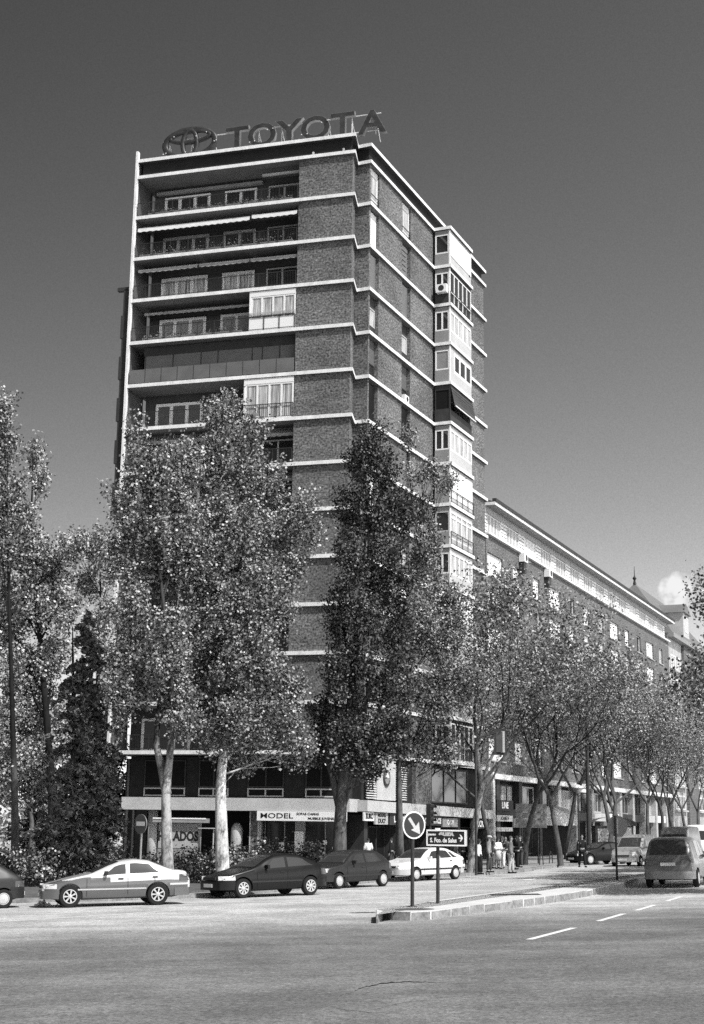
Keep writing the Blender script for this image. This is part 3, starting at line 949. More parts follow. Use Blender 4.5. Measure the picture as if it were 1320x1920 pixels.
# street side: louvres, white panel with a round sign, shop signs and windows
def street_sign(a, b, z0, z1, txt, m, tm, size, name='shop_sign', bold=.012, sx=1.1):
    mb = MB(); ST.box(mb, a, b, .02, .14, z0, z1); o = tb(mb, name, m)
    if txt: text_obj('sign_lettering', txt, size, tm, o, sign_matrix(ST.p((a + b) / 2, .15, (z0 + z1) / 2), tuple(ST.d) + (0,), tuple(ST.n) + (0,)), .004, bold, sx)
    return o
for a, b in ((.45, 1.95), (5.2, 7.0)):
    mb = MB()
    for i in range(15):
        z = 3.95 + i * .145
        mb.hexa([ST.p(a, -.02, z), ST.p(b, -.02, z), ST.p(b, -.12, z + .05), ST.p(a, -.12, z + .05), ST.p(a, .0, z + .03), ST.p(b, .0, z + .03), ST.p(b, -.1, z + .08), ST.p(a, -.1, z + .08)])
    tb(mb, 'louvre', M_WHITEP)
mb = MB(); ST.box(mb, 2.05, 5.1, -.28, -.05, 3.9, 6.35); tb(mb, 'white_panel', M_BAND)
o = tb(MB().cyl(ST.p(3.5, -.05, 5.25), ST.p(3.5, .03, 5.25), .52, 24), 'round_sign', M_DARKP)
tb(MB().cyl(ST.p(3.5, .031, 5.3), ST.p(3.5, .04, 5.3), .4, 24), 'sign_face', M_GREY, o)
mb = MB(); mb.add([ST.p(3.2, .045, 5.35), ST.p(3.8, .045, 5.28), ST.p(3.75, .045, 5.42), ST.p(3.5, .045, 5.6)], [(0, 1, 2, 3)]); tb(mb, 'sign_mark', M_WHITEP, o)
mb = MB(); ST.box(mb, 21.6, 24.1, -.3, .1, 3.6, 6.42); tb(mb, 'brick_panel', M_BRICK)
mb = MB(); ST.box(mb, 8.6, 11.5, -.3, -.02, 3.7, 6.42); tb(mb, 'brick_panel', M_BRICK2)
frame_window(ST, 12.0, 19.5, -.2, 3.9, 6.3, 3, tower, .1, M_DARKP, M_GLASS, 'mezzanine_window')
mb = MB(); ST.box(mb, 24.1, 24.6, -.3, .25, gz(10, 108), 6.4); tb(mb, 'white_pilaster', M_WHITE)
street_sign(-.3, 1.2, 2.62, 3.14, 'SURO', M_WHITEP, M_BLACK, .42, bold=.02)
street_sign(1.4, 3.4, 2.42, 3.12, None, M_LGREY, M_BLACK, .3)
sg2 = bpy.context.scene.collection.objects[-1]
for tx, zz, sz in (('MODEL', 2.97, .3), ('DUO\'', 2.62, .38)):
    text_obj('sign_lettering', tx, sz, M_BLACK, sg2, sign_matrix(ST.p(2.4, .15, zz), tuple(ST.d) + (0,), tuple(ST.n) + (0,)), .004, .015, 1.3)
street_sign(3.7, 7.4, 2.4, 3.08, 'LARRISO', M_DARKP, M_WHITEP, .55, bold=.02)
street_sign(9.6, 13.2, 2.38, 2.98, 'CANDIRACE', M_DARKP, M_WHITEP, .5, bold=.02)
street_sign(13.3, 16.4, 2.3, 2.9, 'CADY', M_GREY, M_WHITEP, .45, bold=.01)
street_sign(19.4, 23.4, 2.2, 2.85, 'LA CRIM', M_DARKP, M_WHITEP, .6, bold=.03)
for a, b in ((1.3, 5.4), (6.2, 11.4), (12.2, 17.2), (18.0, 23.6)):
    frame_window(ST, a, b, -.9, gz(5, 95) + .4, 2.3, 3, tower, .06, M_DARKP, M_DARK, 'shop_window')
for s in (.7, 5.8, 11.8, 17.6, 23.9):
    mb = MB(); ST.box(mb, s - .25, s + .25, -1.5, -.2, gz(5, 95), 3.0); tb(mb, 'shop_pier', M_DARKP)

# ---------------- rooftop letters: a sign of its own standing on the roof
sgn = thing('rooftop_sign', 'rooftop sign of six big dark letters and an oval emblem along the tower roof', 'rooftop sign', FR.p(9.5, -.6, 46.96))
M_LET = mat('dark letter face', .04, .45, .4, noise=[1.4], amt=.5)
M_RIM = mat('letter return metal', .24, .35, .5, .3)
SO = FR.p2(1.4, -.55); SE = FR.p2(17.7, -.35)
SF = Frame(SO, SE)
def letter(ch, sc, zc, size, sx):
    m = sign_matrix(SF.p(sc, .0, zc), tuple(SF.d) + (0,), tuple(SF.n) + (0,))
    o = text_obj('letter', ch, size, M_RIM, sgn, m, .14, .06, sx)
    m2 = sign_matrix(SF.p(sc, .148, zc), tuple(SF.d) + (0,), tuple(SF.n) + (0,))
    text_obj('letter_face', ch, size, M_LET, o, m2, .006, .035, sx)
    return o
zl = [47.72, 47.72, 47.72, 47.72, 47.70, 47.62]
for ch, sc, sx, z in zip('TOYOTA', (5.75, 7.55, 9.5, 11.35, 13.25, 15.3), (1.15, 1.12, 1.2, 1.12, 1.15, 1.15), zl):
    letter(ch, sc, z, 2.35, sx)
def ring(cs, cz, a, b, w, d0=.0, n=40):
    """flat elliptical ring with a rounded front"""
    mb = MB()
    prof = [(0, -.12), (0, .1), (.25, .14), (.75, .14), (1, .1), (1, -.12)]
    rows = []
    for f, dd in prof + [prof[0]]:
        rows.append([SF.p(cs + (a - w * f) * math.cos(t), d0 + dd, cz + (b - w * f) * math.sin(t)) for t in [2 * math.pi * i / n for i in range(n + 1)]])
    mb.grid(rows)
    return mb.build('emblem_ring', M_LET, sgn, smooth=True, recalc=True)
ring(2.25, 47.95, 2.05, 1.22, .40)
ring(2.25, 48.42, 1.6, .52, .28, .02)
ring(2.25, 47.9, .66, 1.12, .28, .04)
mb = MB()
for z in (48.45, 47.25): mb.cyl(SF.p(.1, -.25, z), SF.p(15.8, -.25, z), .035, 6)
for s in np.arange(.6, 15.8, 1.65):
    mb.cyl(SF.p(s, -.25, 46.97), SF.p(s, -.25, 48.5), .035, 5); mb.cyl(SF.p(s, -1.4, 46.97), SF.p(s, -.25, 48.2), .03, 5)
mb.build('support_frame', mat('white painted tube', .75, .5, .4), sgn)
mb = MB()
rnd = random.Random(5)
for s, z in ((.35, 47.3), (.55, 47.35), (1.1, 48.5), (2.0, 47.25), (2.75, 48.35), (3.5, 48.55), (4.1, 47.8), (4.25, 47.85), (6.7, 47.35), (7.05, 47.4), (7.95, 48.1), (8.35, 48.15), (10.4, 47.4), (10.8, 47.4), (11.8, 48.1), (12.2, 48.2)):
    mb.lathe([(.0, -.04), (.04, 0), (.03, .03), (0.0, .04)], SF.p(s, .19, z), 8)
mb.build('bulb', M_WHITEP, sgn)
# ================================================================ the long lower block up the shopping street
block = thing('long_apartment_block', 'long brick block with white shuttered attic storey, running up the street beside the tower', 'apartment block', ST.p(60, -4, gz(*ST.p2(60, -4))))
E0, E1 = 24.35, 96.2
ZR = [23.6, 20.72, 17.84, 14.96, 12.08, 9.2]
L_ = [(24.7, 28.7), (42.3, 46.3), (65.4, 69.3), (83.2, 87.1)]
S_ = [(31.4, 33.5), (37.2, 39.3), (48.9, 51.0), (54.6, 56.7), (60.5, 62.6), (72.2, 74.3), (78.0, 80.1), (90.2, 92.3)]
wins = sorted(L_ + S_)
M_BRICK3 = brick_mat('red brown brick', .135, .16, .2, .12)
mb = MB()
def lw(s0, s1, z0, z1): ST.box(mb, s0, s1, -.7, -.25, z0, z1)
prev = 24.95
for r, zt in enumerate(ZR):
    lw(E0, E1, zt, prev); zb = zt - 1.85
    cur = E0
    for a, b in wins:
        lw(cur, a, zb, zt); cur = b
    lw(cur, E1, zb, zt); prev = zb
lw(E0, E1, 6.3, prev)
ST.box(mb, E0, E1, -12, -.72, 0, 24.95)
mb.build('wall', M_BRICK3, block)
rnd = random.Random(8)
for r, zt in enumerate(ZR):
    for i, (a, b) in enumerate(wins):
        zb = zt - 1.85
        st = rnd.random() if r > 0 or i > 2 else .1
        m = M_BLIND if st < .55 else (M_CURTAIN if st < .8 else M_GLASS)
        f = frame_window(ST, a, b, -.42, zb, zt, 1 if b - a < 3 else 2, block, .08, M_WHITEP, M_GLASS, 'window')
        if st < .8:
            q = MB(); dr = 1.0 if st < .4 or st >= .55 else rnd.uniform(.4, .9)
            ST.box(q, a + .06, b - .06, -.45, -.415, zt - .06 - 1.73 * dr, zt - .06); q.build('blind', m, f)
        q = MB(); ST.box(q, a - .1, b + .1, -.25, -.14, zb - .09, zb); q.build('sill', M_LGREY, f)
# attic storey
q = MB(); ST.box(q, E0, E1, -.8, .02, 24.95, 25.12); q.build('attic_ledge', M_WHITE, block)
q = MB(); ST.box(q, E0, E1, -6, -.62, 25.12, 27.3); q.build('attic_wall', M_GREY, block)
s = E0; i = 0
while s < E1 - 5:
    for (x0, x1) in ((s, s + .75), (s + 4.2, s + 4.95)):
        sh = MB(); ST.box(sh, x0, x1, -.6, -.36, 25.13, 26.75)
        o = sh.build('shutter', M_WHITEP, block)
        sl = MB()
        for j in range(5): ST.box(sl, x0 + .08, x1 - .08, -.36, -.352, 25.3 + j * .29, 25.36 + j * .29)
        sl.build('slat_gap', M_DARKP, o)
    st = rnd.random()
    f = frame_window(ST, s + .78, s + 4.18, -.4, 25.13, 26.75, 4, block, .1, M_WHITEP, M_CURTAIN if st < .5 else (M_BLIND if st < .8 else M_GLASS), 'attic_window')
    s += 5.02; i += 1
q = MB(); ST.box(q, E0, E1, -.8, -.3, 26.75, 27.25); q.build('attic_header', mat('shaded plaster', .38, .9, .1, noise=[1], amt=.12), block)
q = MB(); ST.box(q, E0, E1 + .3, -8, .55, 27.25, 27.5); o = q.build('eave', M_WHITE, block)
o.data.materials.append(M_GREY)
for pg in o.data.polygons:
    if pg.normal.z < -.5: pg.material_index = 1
q = MB(); ST.box(q, E0, E1 + .3, .3, .62, 27.505, 27.78); q.build('gutter', M_DARKP, block)
q = MB(); q.add([ST.p(E0, .5, 27.5), ST.p(E1 + .3, .5, 27.5), ST.p(E1 + .3, -6, 29.6), ST.p(E0, -6, 29.6), ST.p(E0, -8, 27.5), ST.p(E1 + .3, -8, 27.5)], [(0, 1, 2, 3), (3, 2, 5, 4), (1, 5, 2), (0, 3, 4)]); q.build('roof', M_DARKP, block)
for s_, z_ in ((33.0, 24.2), (40.6, 24.15)):
    ac_unit(ST, s_, -.2, z_, 1.0, .75, .5, block)
    q = MB(); ST.box(q, s_ + .1, s_ + .9, -.24, .2, z_ - .9, z_ - .01); q.build('bracket', M_IRON, block)
# cornice and shop floor
q = MB(); ST.box(q, E0, E1, -.6, .35, 5.9, 6.3); q.build('cornice', M_WHITE, block)
for s in list(np.arange(26.0, 96, 5.85)):
    q = MB(); ST.box(q, s - .45, s + .45, -.7, .05, gz(*ST.p2(s, 0)), 5.9); q.build('stone_pier', M_DARKP if s < 41 else mat('pale render', .40, .85, .2, noise=[.9, 5], amt=.3), block)
q = MB(); ST.box(q, E0, E1, -1.6, -.72, 0, 5.9); q.build('shop_wall', M_DARK, block)
for j, s in enumerate(np.arange(26.0, 90, 5.85)):
    a, b = s + .5, s + 5.3
    f = frame_window(ST, a, b, -.45, 3.75, 5.6, 3, block, .12, M_LGREY if j % 2 else M_DARKP, M_GLASS if j % 3 else M_CURTAIN, 'upper_shop_window')
    q = MB(); ST.box(q, a, b, -.5, -.05, 2.95, 3.7); o = q.build('fascia_sign', [M_DARKP, M_LGREY, M_WHITEP, M_DARKP][j % 4], block)
    frame_window(ST, a, b, -.6, gz(*ST.p2(a, 0)) + .3, 2.9, 2, block, .1, M_DARKP, M_DARK, 'shop_window')
# stacked small signs by the first doorway
def lsign(a, b, z0, z1, txt, m, tm, size, d=.12):
    q = MB(); ST.box(q, a, b, d, d + .12, z0, z1); o = q.build('hanging_sign', m, block)
    if txt: text_obj('sign_lettering', txt, size, tm, o, sign_matrix(ST.p((a + b) / 2, d + .125, (z0 + z1) / 2), tuple(ST.d) + (0,), tuple(ST.n) + (0,)), .004, .012, 1.2)
lsign(25.0, 29.2, 3.55, 4.35, 'LINE', M_BLACK, M_WHITEP, .7)
lsign(25.0, 29.0, 2.75, 3.2, 'ADAMETA', M_LGREY, M_BLACK, .38)
lsign(25.0, 29.0, 2.0, 2.3, None, M_LGREY, M_BLACK, .3)
lsign(29.3, 31.8, 2.3, 3.0, None, M_GREY, M_BLACK, .3)
# dutch canopy over a doorway
def dutch_awning(s0, s1, d0, z0, z1, dp):
    q = MB(); rows = []
    n = 10
    for i in range(n + 1):
        t = math.pi / 2 * i / n
        rows.append([ST.p(s0 + (s1 - s0) * j / 14, d0 + dp * math.cos(t) * (math.sin(math.pi * (j + .001) / 14.002) ** .45), z0 + (z1 - z0) * math.sin(t)) for j in range(15)])
    q.grid(rows)
    lo = [ST.p(s0 + (s1 - s0) * j / 14, d0 + (dp + .01) * (math.sin(math.pi * (j + .001) / 14.002) ** .45), z0 - .22 - (.06 if j % 2 else 0)) for j in range(15)]
    q.grid([lo, rows[0]])
    return q.build('canopy_awning', mat('pale vinyl awning', .55, .6, .3, noise=[1.2], amt=.4, stretch=(2.5, 2.5, .3)), block, smooth=True)
dutch_awning(37.5, 45.0, .05, 2.75, 4.1, 2.0)
q = MB(); ST.box(q, 38, 44.5, -.1, .08, gz(*ST.p2(40, 0)) + .14, 2.6); q.build('doorway', M_DARK, block)

# ================================================================ the building after it, with a steep hipped roof
nb = thing('corner_building', 'far brick building with pale window bays and steep slate roof, beyond the long block', 'apartment block', ST.p(112, -4, gz(*ST.p2(112, -4))))
q = MB()
ST.box(q, 96.5, 170, -16, -1.2, 0, 26.2)
for a, b in ((105.6, 112.5), (123, 128), (138, 142), (152, 156)): ST.box(q, a, b, -1.2, -.1, 0, 25.7)
q.build('wall', M_BRICK3, nb)
for a, b in ((96.6, 105.5), (112.6, 122.9), (128.1, 137.9), (142.1, 151.9)):
    q = MB(); ST.box(q, a, b, -1.2, -.45, 0, 25.7); q.build('render_bay', mat('pale render', .62), nb)
    for z in np.arange(4.6, 24, 2.9):
        frame_window(ST, a + 1.4, b - 1.4, -.36, z, z + 1.75, 4, nb, .16, M_WHITEP, M_GLASS if rnd.random() < .6 else M_CURTAIN, 'window')
        q = MB(); ST.box(q, a + .8, b - .8, -.45, -.05, z - .25, z - .05); q.build('sill', M_LGREY, nb)
q = MB(); ST.box(q, 96.5, 170, -16, .4, 25.72, 26.25); q.build('eave', M_GREY, nb)
# steep hip roof
M_SLATE = mat('slate', .16, .7, .3, noise=[.6, 6], amt=.25)
a, b = 97.5, 128
q = MB()
q.add([ST.p(a, .2, 26.25), ST.p(b, .2, 26.25), ST.p(b, -13, 26.25), ST.p(a, -13, 26.25), ST.p(a + 4.5, -5.5, 33.6), ST.p(b - 8, -5.5, 33.6)], [(0, 1, 5, 4), (1, 2, 5), (2, 3, 4, 5), (3, 0, 4)])
q.build('roof', M_SLATE, nb)
q = MB().lathe([(.25, 0), (.12, .5), (.28, .8), (.06, 1.1), (.03, 2.4)], ST.p(a + 4.5, -5.5, 33.5), 8); q.build('finial', M_IRON, nb)
q = MB(); ST.box(q, 108, 112, -4.2, -.5, 27.2, 30.4); dm = q.build('dormer', M_LGREY, nb)
q = MB(); q.add([ST.p(107.6, -.2, 30.4), ST.p(112.4, -.2, 30.4), ST.p(112.4, -5.5, 30.4), ST.p(107.6, -5.5, 30.4), ST.p(110, -.4, 31.8), ST.p(110, -5.5, 31.8)], [(0, 1, 4), (1, 2, 5, 4), (3, 0, 4, 5), (0, 3, 2, 1)]); q.build('dormer_roof', M_SLATE, dm)
frame_window(ST, 109, 111, -.46, 27.9, 29.9, 2, dm, .12, M_WHITEP, M_GLASS, 'dormer_window')
# ================================================================ trees
M_BARKW = None
def bark_mat(name, lo, hi, scale=(1.2, 1.2, .5), fade=(4.4, 6.2, .14)):
    m = bpy.data.materials.new(name); m.use_nodes = True
    nt = m.node_tree; b = nt.nodes['Principled BSDF']; b.inputs['Roughness'].default_value = .85; b.inputs['Specular IOR Level'].default_value = .2
    tc = nt.nodes.new('ShaderNodeTexCoord'); mp = nt.nodes.new('ShaderNodeMapping'); mp.inputs['Scale'].default_value = scale
    nt.links.new(tc.outputs['Object'], mp.inputs['Vector'])
    n = nt.nodes.new('ShaderNodeTexNoise'); n.inputs['Scale'].default_value = 2.4; n.inputs['Detail'].default_value = 5; n.inputs['Roughness'].default_value = .7
    nt.links.new(mp.outputs['Vector'], n.inputs['Vector'])
    r = nt.nodes.new('ShaderNodeValToRGB')
    e = r.color_ramp.elements
    e[0].position = .36; e[0].color = (lo, lo, lo, 1); e[1].position = .56; e[1].color = (hi, hi, hi, 1)
    nt.links.new(n.outputs['Fac'], r.inputs['Fac'])
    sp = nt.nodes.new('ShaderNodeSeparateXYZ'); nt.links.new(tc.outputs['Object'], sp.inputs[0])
    mr = nt.nodes.new('ShaderNodeMapRange'); mr.inputs['From Min'].default_value = fade[0]; mr.inputs['From Max'].default_value = fade[1]  # crown shade put into the bark colour, darker with height
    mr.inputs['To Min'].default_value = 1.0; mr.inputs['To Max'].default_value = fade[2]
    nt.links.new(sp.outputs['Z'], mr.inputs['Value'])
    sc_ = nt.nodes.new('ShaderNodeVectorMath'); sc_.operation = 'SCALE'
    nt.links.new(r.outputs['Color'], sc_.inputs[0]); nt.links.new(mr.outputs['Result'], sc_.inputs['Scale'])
    nt.links.new(sc_.outputs[0], b.inputs['Base Color'])
    bp = nt.nodes.new('ShaderNodeBump'); bp.inputs['Strength'].default_value = .5; bp.inputs['Distance'].default_value = .04
    nt.links.new(n.outputs['Fac'], bp.inputs['Height']); nt.links.new(bp.outputs['Normal'], b.inputs['Normal'])
    return m
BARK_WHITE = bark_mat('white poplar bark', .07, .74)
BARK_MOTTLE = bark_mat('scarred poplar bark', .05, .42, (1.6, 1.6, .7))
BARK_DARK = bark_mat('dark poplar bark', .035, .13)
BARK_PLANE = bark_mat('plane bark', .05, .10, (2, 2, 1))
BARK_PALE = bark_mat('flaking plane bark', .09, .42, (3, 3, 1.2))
LEAF_POP = mat('poplar leaves', .2, .5, .45, island=(.025, .55, 1.55))
LEAF_DARK = mat('dark poplar leaves', .1, .55, .35, island=(.008, .24, 2.6))
LEAF_PALE = mat('pale young leaves', .25, .6, .35, island=(.06, .70, 1.3))
LEAF_PLANE = mat('young plane leaves', .2, .6, .35, island=(.025, .56, 1.45))
LEAF_NEEDLE = mat('conifer needles', .05, .7, .2, island=(.04, .36, 1.3))
LEAF_SHRUB = mat('shrub leaves', .15, .5, .4, island=(.03, .55, 2.4))

def bez(a, b, c, n):
    return [a * (1 - t) ** 2 + b * 2 * t * (1 - t) + c * t * t for t in [i / n for i in range(n + 1)]]

def plume_tree(name, label, cat, group, trunk_px, Y, r0, plumes, bark, leaf, seed, size=.17, dens=1.0, stems=(), flat=.75):
    """trunk_px: pixel way-points bottom to top; plumes: (px, py, rx, ry[, dY]) ellipsoids of foliage"""
    rg = np.random.default_rng(seed); rnd = random.Random(seed)
    P = [pt(x, y, Y) for x, y in trunk_px]
    base = P[0].copy(); base.z = gz(base.x, base.y) + .1
    P[0] = base
    t = thing(name, label, cat, base, group=group)
    mb = MB()
    # trunk, smoothed
    fine = []
    for i in range(len(P) - 1):
        for j in range(4): fine.append(P[i].lerp(P[i + 1], j / 4))
    fine.append(P[-1])
    fine = [fine[0]] + [(fine[i - 1] + fine[i] * 2 + fine[i + 1]) / 4 for i in range(1, len(fine) - 1)] + [fine[-1]]
    L = len(fine)
    rad = [max(.025, r0 * (1.25 if i == 0 else 1) * (1 - .96 * (i / (L - 1)) ** .8)) for i in range(L)]
    mb.tube(fine, rad, 9)
    for st in stems:
        Q = [pt(x, y, Y + (.25 if i else 0)) for i, (x, y) in enumerate(st[1:])]
        F_ = []
        for i in range(len(Q) - 1): F_ += [Q[i].lerp(Q[i + 1], j / 4) for j in range(4)]
        F_.append(Q[-1]); F_ = [F_[0]] + [(F_[i - 1] + F_[i] * 2 + F_[i + 1]) / 4 for i in range(1, len(F_) - 1)] + [F_[-1]]
        mb.tube(F_, [st[0] * (1 - .75 * i / (len(F_) - 1)) for i in range(len(F_))], 7)
    px2m = Y * 1.02 / CF
    leaves = []; biases = []
    for pi, pl in enumerate(plumes):
        x, y, rx, ry = pl[:4]
        dY = pl[4] if len(pl) > 4 else rnd.uniform(-1.2, 1.2)
        c = pt(x, y, Y + dY)
        a, bz = rx * px2m, ry * px2m
        dy = max(a, .8) * flat
        # limb: leave the trunk well below the plume
        low = [q for q in range(L) if fine[q].z < c.z - bz * .4]
        qi = low[-1] if low else L // 2
        qi = max(2, min(qi, L - 2) - rnd.randint(0, 2))
        s0 = fine[qi]; e0 = c + Vector((0, 0, bz * .75))
        mid = Vector((c.x * .55 + s0.x * .45, c.y * .6 + s0.y * .4, s0.z * .55 + c.z * .45 - .2))
        limb = bez(s0, mid, e0, 8)
        rr = min(rad[qi] * .55, .05 + .018 * (c - s0).length)
        if c.z - base.z < 10: rr *= .4
        mb.tube(limb, [max(.012, rr * (1 - .9 * i / 8)) for i in range(9)], 5)
        # clusters
        area = math.pi * a * bz
        nc = int((9 + area * 6.6) * dens)
        for k in range(nc):
            v = Vector(rg.normal(size=3)); v.normalize()
            f = rnd.uniform(.25, 1.0) ** .55
            wob = .92 + .14 * math.sin(5 * v.x + 3 * v.z + seed + pi) + .12 * math.sin(7 * v.z - 4 * v.y + pi * 2)
            q = c + Vector((v.x * a, v.y * dy, v.z * bz)) * f * wob
            if rnd.random() < .45:
                src = limb[rnd.randint(2, 8)]
                m2 = src.lerp(q, .5) - Vector((0, 0, .15))
                mb.tube([src, m2, q], [.018, .012, .005], 3, cap=False)
            n = int(rnd.uniform(34, 84))
            sd_ = np.array([v.x * .55 + rnd.gauss(0, .25), v.y * .5 + rnd.gauss(0, .25), .9]); sd_ /= np.linalg.norm(sd_)
            ln_ = rnd.uniform(.45, 1.15)
            tt_ = rg.uniform(-.5, .5, n)[:, None]
            wd_ = rnd.uniform(.13, .25)
            leaves.append(np.array(q) + sd_ * tt_ * ln_ + rg.normal(size=(n, 3)) * wd_ * (1.1 - np.abs(tt_)))
            bv_ = rg.normal(size=3); bv_ /= np.linalg.norm(bv_)
            biases.append(np.repeat(bv_[None] * rnd.uniform(.3, 1.1), n, 0))
    mb.build('trunk', bark, t, smooth=True)
    V = leaf_quads(np.concatenate(leaves), size, seed, .15, bias=np.concatenate(biases))
    leaf_mesh('crown', V, leaf, t)
    return t

GP = 'trees on the planting bed'
plume_tree('poplar_tree', 'white-barked poplar with forked trunk, left of the two in front of the balconies', 'tree', GP,
    [(316, 1640), (312, 1560), (311, 1480), (318, 1420), (322, 1360), (320, 1240), (300, 1080), (285, 940), (262, 830)], 57, .27,
    [(258, 822, 13, 52), (268, 880, 26, 45), (300, 885, 40, 55), (345, 880, 42, 60), (235, 950, 36, 60), (285, 985, 60, 70), (345, 985, 52, 75), (232, 1040, 32, 60), (290, 1075, 60, 55), (355, 1070, 48, 60), (300, 870, 60, 40),
     (268, 1225, 55, 42), (330, 1255, 48, 50), (262, 1290, 50, 34), (330, 1320, 45, 28), (365, 1180, 40, 45), (222, 1235, 22, 28), (290, 1150, 46, 40, 1.5), (250, 1130, 34, 50, -1), (320, 1190, 46, 40, -1.5), (225, 1330, 26, 30), (250, 1185, 40, 40, 1), (222, 1280, 30, 30, -1), (310, 1240, 44, 40, -1.8), (345, 1360, 36, 26, -1)], BARK_MOTTLE, LEAF_POP, 101, .128, stems=[(.2, (313, 1490), (303, 1440), (292, 1395), (300, 1310), (280, 1180))])
plume_tree('poplar_tree', 'tallest white poplar, its bare pale trunk carrying carved marks, in front of the balconies', 'tree', GP,
    [(418, 1645), (415, 1560), (413, 1470), (420, 1400), (424, 1300), (420, 1190), (428, 1060), (430, 920), (432, 800)], 59, .32,
    [(432, 775, 26, 48), (410, 800, 40, 50), (462, 825, 42, 50), (390, 870, 48, 60), (450, 900, 58, 65), (500, 905, 42, 65), (415, 965, 55, 60), (475, 1000, 60, 70), (526, 985, 40, 66), (570, 950, 22, 34), (425, 1080, 55, 62), (500, 1095, 52, 65), (545, 1060, 40, 55), (582, 1000, 22, 26),
     (390, 1210, 42, 50, 1.), (470, 1190, 55, 60), (525, 1170, 40, 60), (480, 1290, 60, 60), (535, 1280, 45, 52), (400, 1320, 55, 45, 1.5), (450, 1370, 50, 35, 1.), (520, 1370, 40, 40), (560, 1395, 34, 42), (548, 1310, 24, 30), (430, 1130, 50, 50, -1.5), (445, 1250, 40, 50, -1.5), (410, 1380, 44, 34, -1.2), (375, 1120, 34, 60, 1), (465, 1420, 36, 26), (365, 1250, 40, 44, .5), (445, 1340, 40, 36, -1.8), (500, 1240, 40, 44, -1.5), (490, 1110, 44, 50, -1.5), (400, 1040, 44, 50, -1.5)], BARK_WHITE, LEAF_POP, 202, .128)
plume_tree('poplar_tree', 'dark many-stemmed black poplar with upright crown in front of the tower corner', 'tree', GP,
    [(636, 1640), (637, 1560), (640, 1490), (648, 1420), (655, 1320), (668, 1180), (685, 1020), (694, 850)], 63, .37,
    [(700, 830, 28, 42), (672, 870, 28, 50), (725, 880, 32, 50), (655, 960, 30, 60), (700, 960, 44, 60), (750, 960, 38, 60), (655, 1060, 36, 66), (705, 1070, 46, 70), (755, 1060, 42, 60), (632, 1150, 28, 70), (680, 1180, 46, 70), (735, 1170, 46, 70), (628, 1260, 30, 60), (665, 1290, 46, 70), (725, 1290, 48, 62), (610, 1350, 32, 45), (650, 1390, 44, 45), (705, 1380, 46, 50), (745, 1370, 30, 50), (690, 1440, 40, 28), (600, 1400, 24, 30)], BARK_DARK, LEAF_DARK, 303, .13, 1.1, stems=[(.2, (638, 1520), (622, 1450), (608, 1395), (606, 1340), (622, 1260)), (.22, (640, 1510), (668, 1440), (700, 1370), (728, 1270)), (.18, (640, 1500), (640, 1430), (630, 1340), (635, 1200)), (.16, (642, 1500), (672, 1400), (690, 1300), (700, 1150))])
plume_tree('poplar_tree', 'lighter leafy poplar with thin straight stem, just right of the dark poplar', 'tree', GP,
    [(752, 1622), (750, 1540), (748, 1440), (755, 1300), (775, 1150), (790, 1000)], 70, .2,
    [(795, 885, 40, 18), (835, 905, 22, 14), (780, 960, 38, 45), (805, 1010, 24, 36), (800, 1080, 42, 50), (845, 1130, 32, 45), (780, 1180, 48, 60), (835, 1200, 46, 62), (760, 1290, 42, 60), (815, 1310, 50, 60), (860, 1290, 28, 55), (770, 1390, 40, 45), (830, 1400, 46, 42), (745, 1230, 30, 60), (765, 815, 8, 32)], BARK_DARK, LEAF_POP, 404, .13, .95)
# left group
plume_tree('poplar_tree', 'tall slim poplar rising at the left edge above its neighbours', 'tree', 'trees on the left', [(30, 1640), (28, 1500), (22, 1300), (15, 1050), (8, 800)], 66, .24,
    [(8, 770, 18, 38), (-12, 800, 26, 60), (14, 840, 20, 55), (0, 920, 36, 60), (28, 940, 26, 55), (0, 1010, 46, 55)], BARK_DARK, LEAF_POP, 505, .14)
plume_tree('poplar_tree', 'pale spreading poplar with a thin leaning top shoot, left of the conifer', 'tree', 'trees on the left', [(95, 1640), (100, 1540), (92, 1400), (75, 1200), (58, 1000), (62, 850)], 68, .32,
    [(64, 855, 14, 38), (75, 900, 14, 30), (40, 970, 30, 40), (58, 1040, 42, 55), (20, 1080, 40, 60), (95, 1060, 36, 48), (60, 1130, 60, 60), (10, 1170, 50, 70), (110, 1140, 40, 50), (35, 1250, 66, 60), (100, 1230, 46, 50), (20, 1340, 60, 60), (80, 1330, 46, 55), (15, 1430, 50, 48), (70, 1420, 30, 40), (140, 1030, 30, 32)], BARK_DARK, LEAF_PALE, 606, .15)
plume_tree('poplar_tree', 'pale loose tree between the conifer and the tower edge, drooping bare twigs', 'tree', 'trees on the left', [(190, 1640), (186, 1500), (182, 1300), (188, 1150), (190, 1010)], 76, .24,
    [(140, 1020, 30, 26), (185, 1030, 32, 36), (205, 1070, 24, 40), (165, 1090, 34, 40), (205, 1150, 24, 40), (180, 1190, 36, 55), (205, 1260, 26, 50)], BARK_DARK, LEAF_PALE, 707, .15, .9)
plume_tree('broadleaf_tree', 'low bushy tree behind the conifer at the left edge', 'tree', 'trees on the left', [(60, 1640), (60, 1540), (50, 1440)], 90, .3,
    [(20, 1400, 60, 50), (80, 1400, 50, 60), (140, 1380, 50, 70), (30, 1480, 60, 45), (190, 1400, 40, 60), (100, 1480, 60, 40), (-30, 1450, 40, 60)], BARK_DARK, LEAF_PALE, 808, .19, .8)

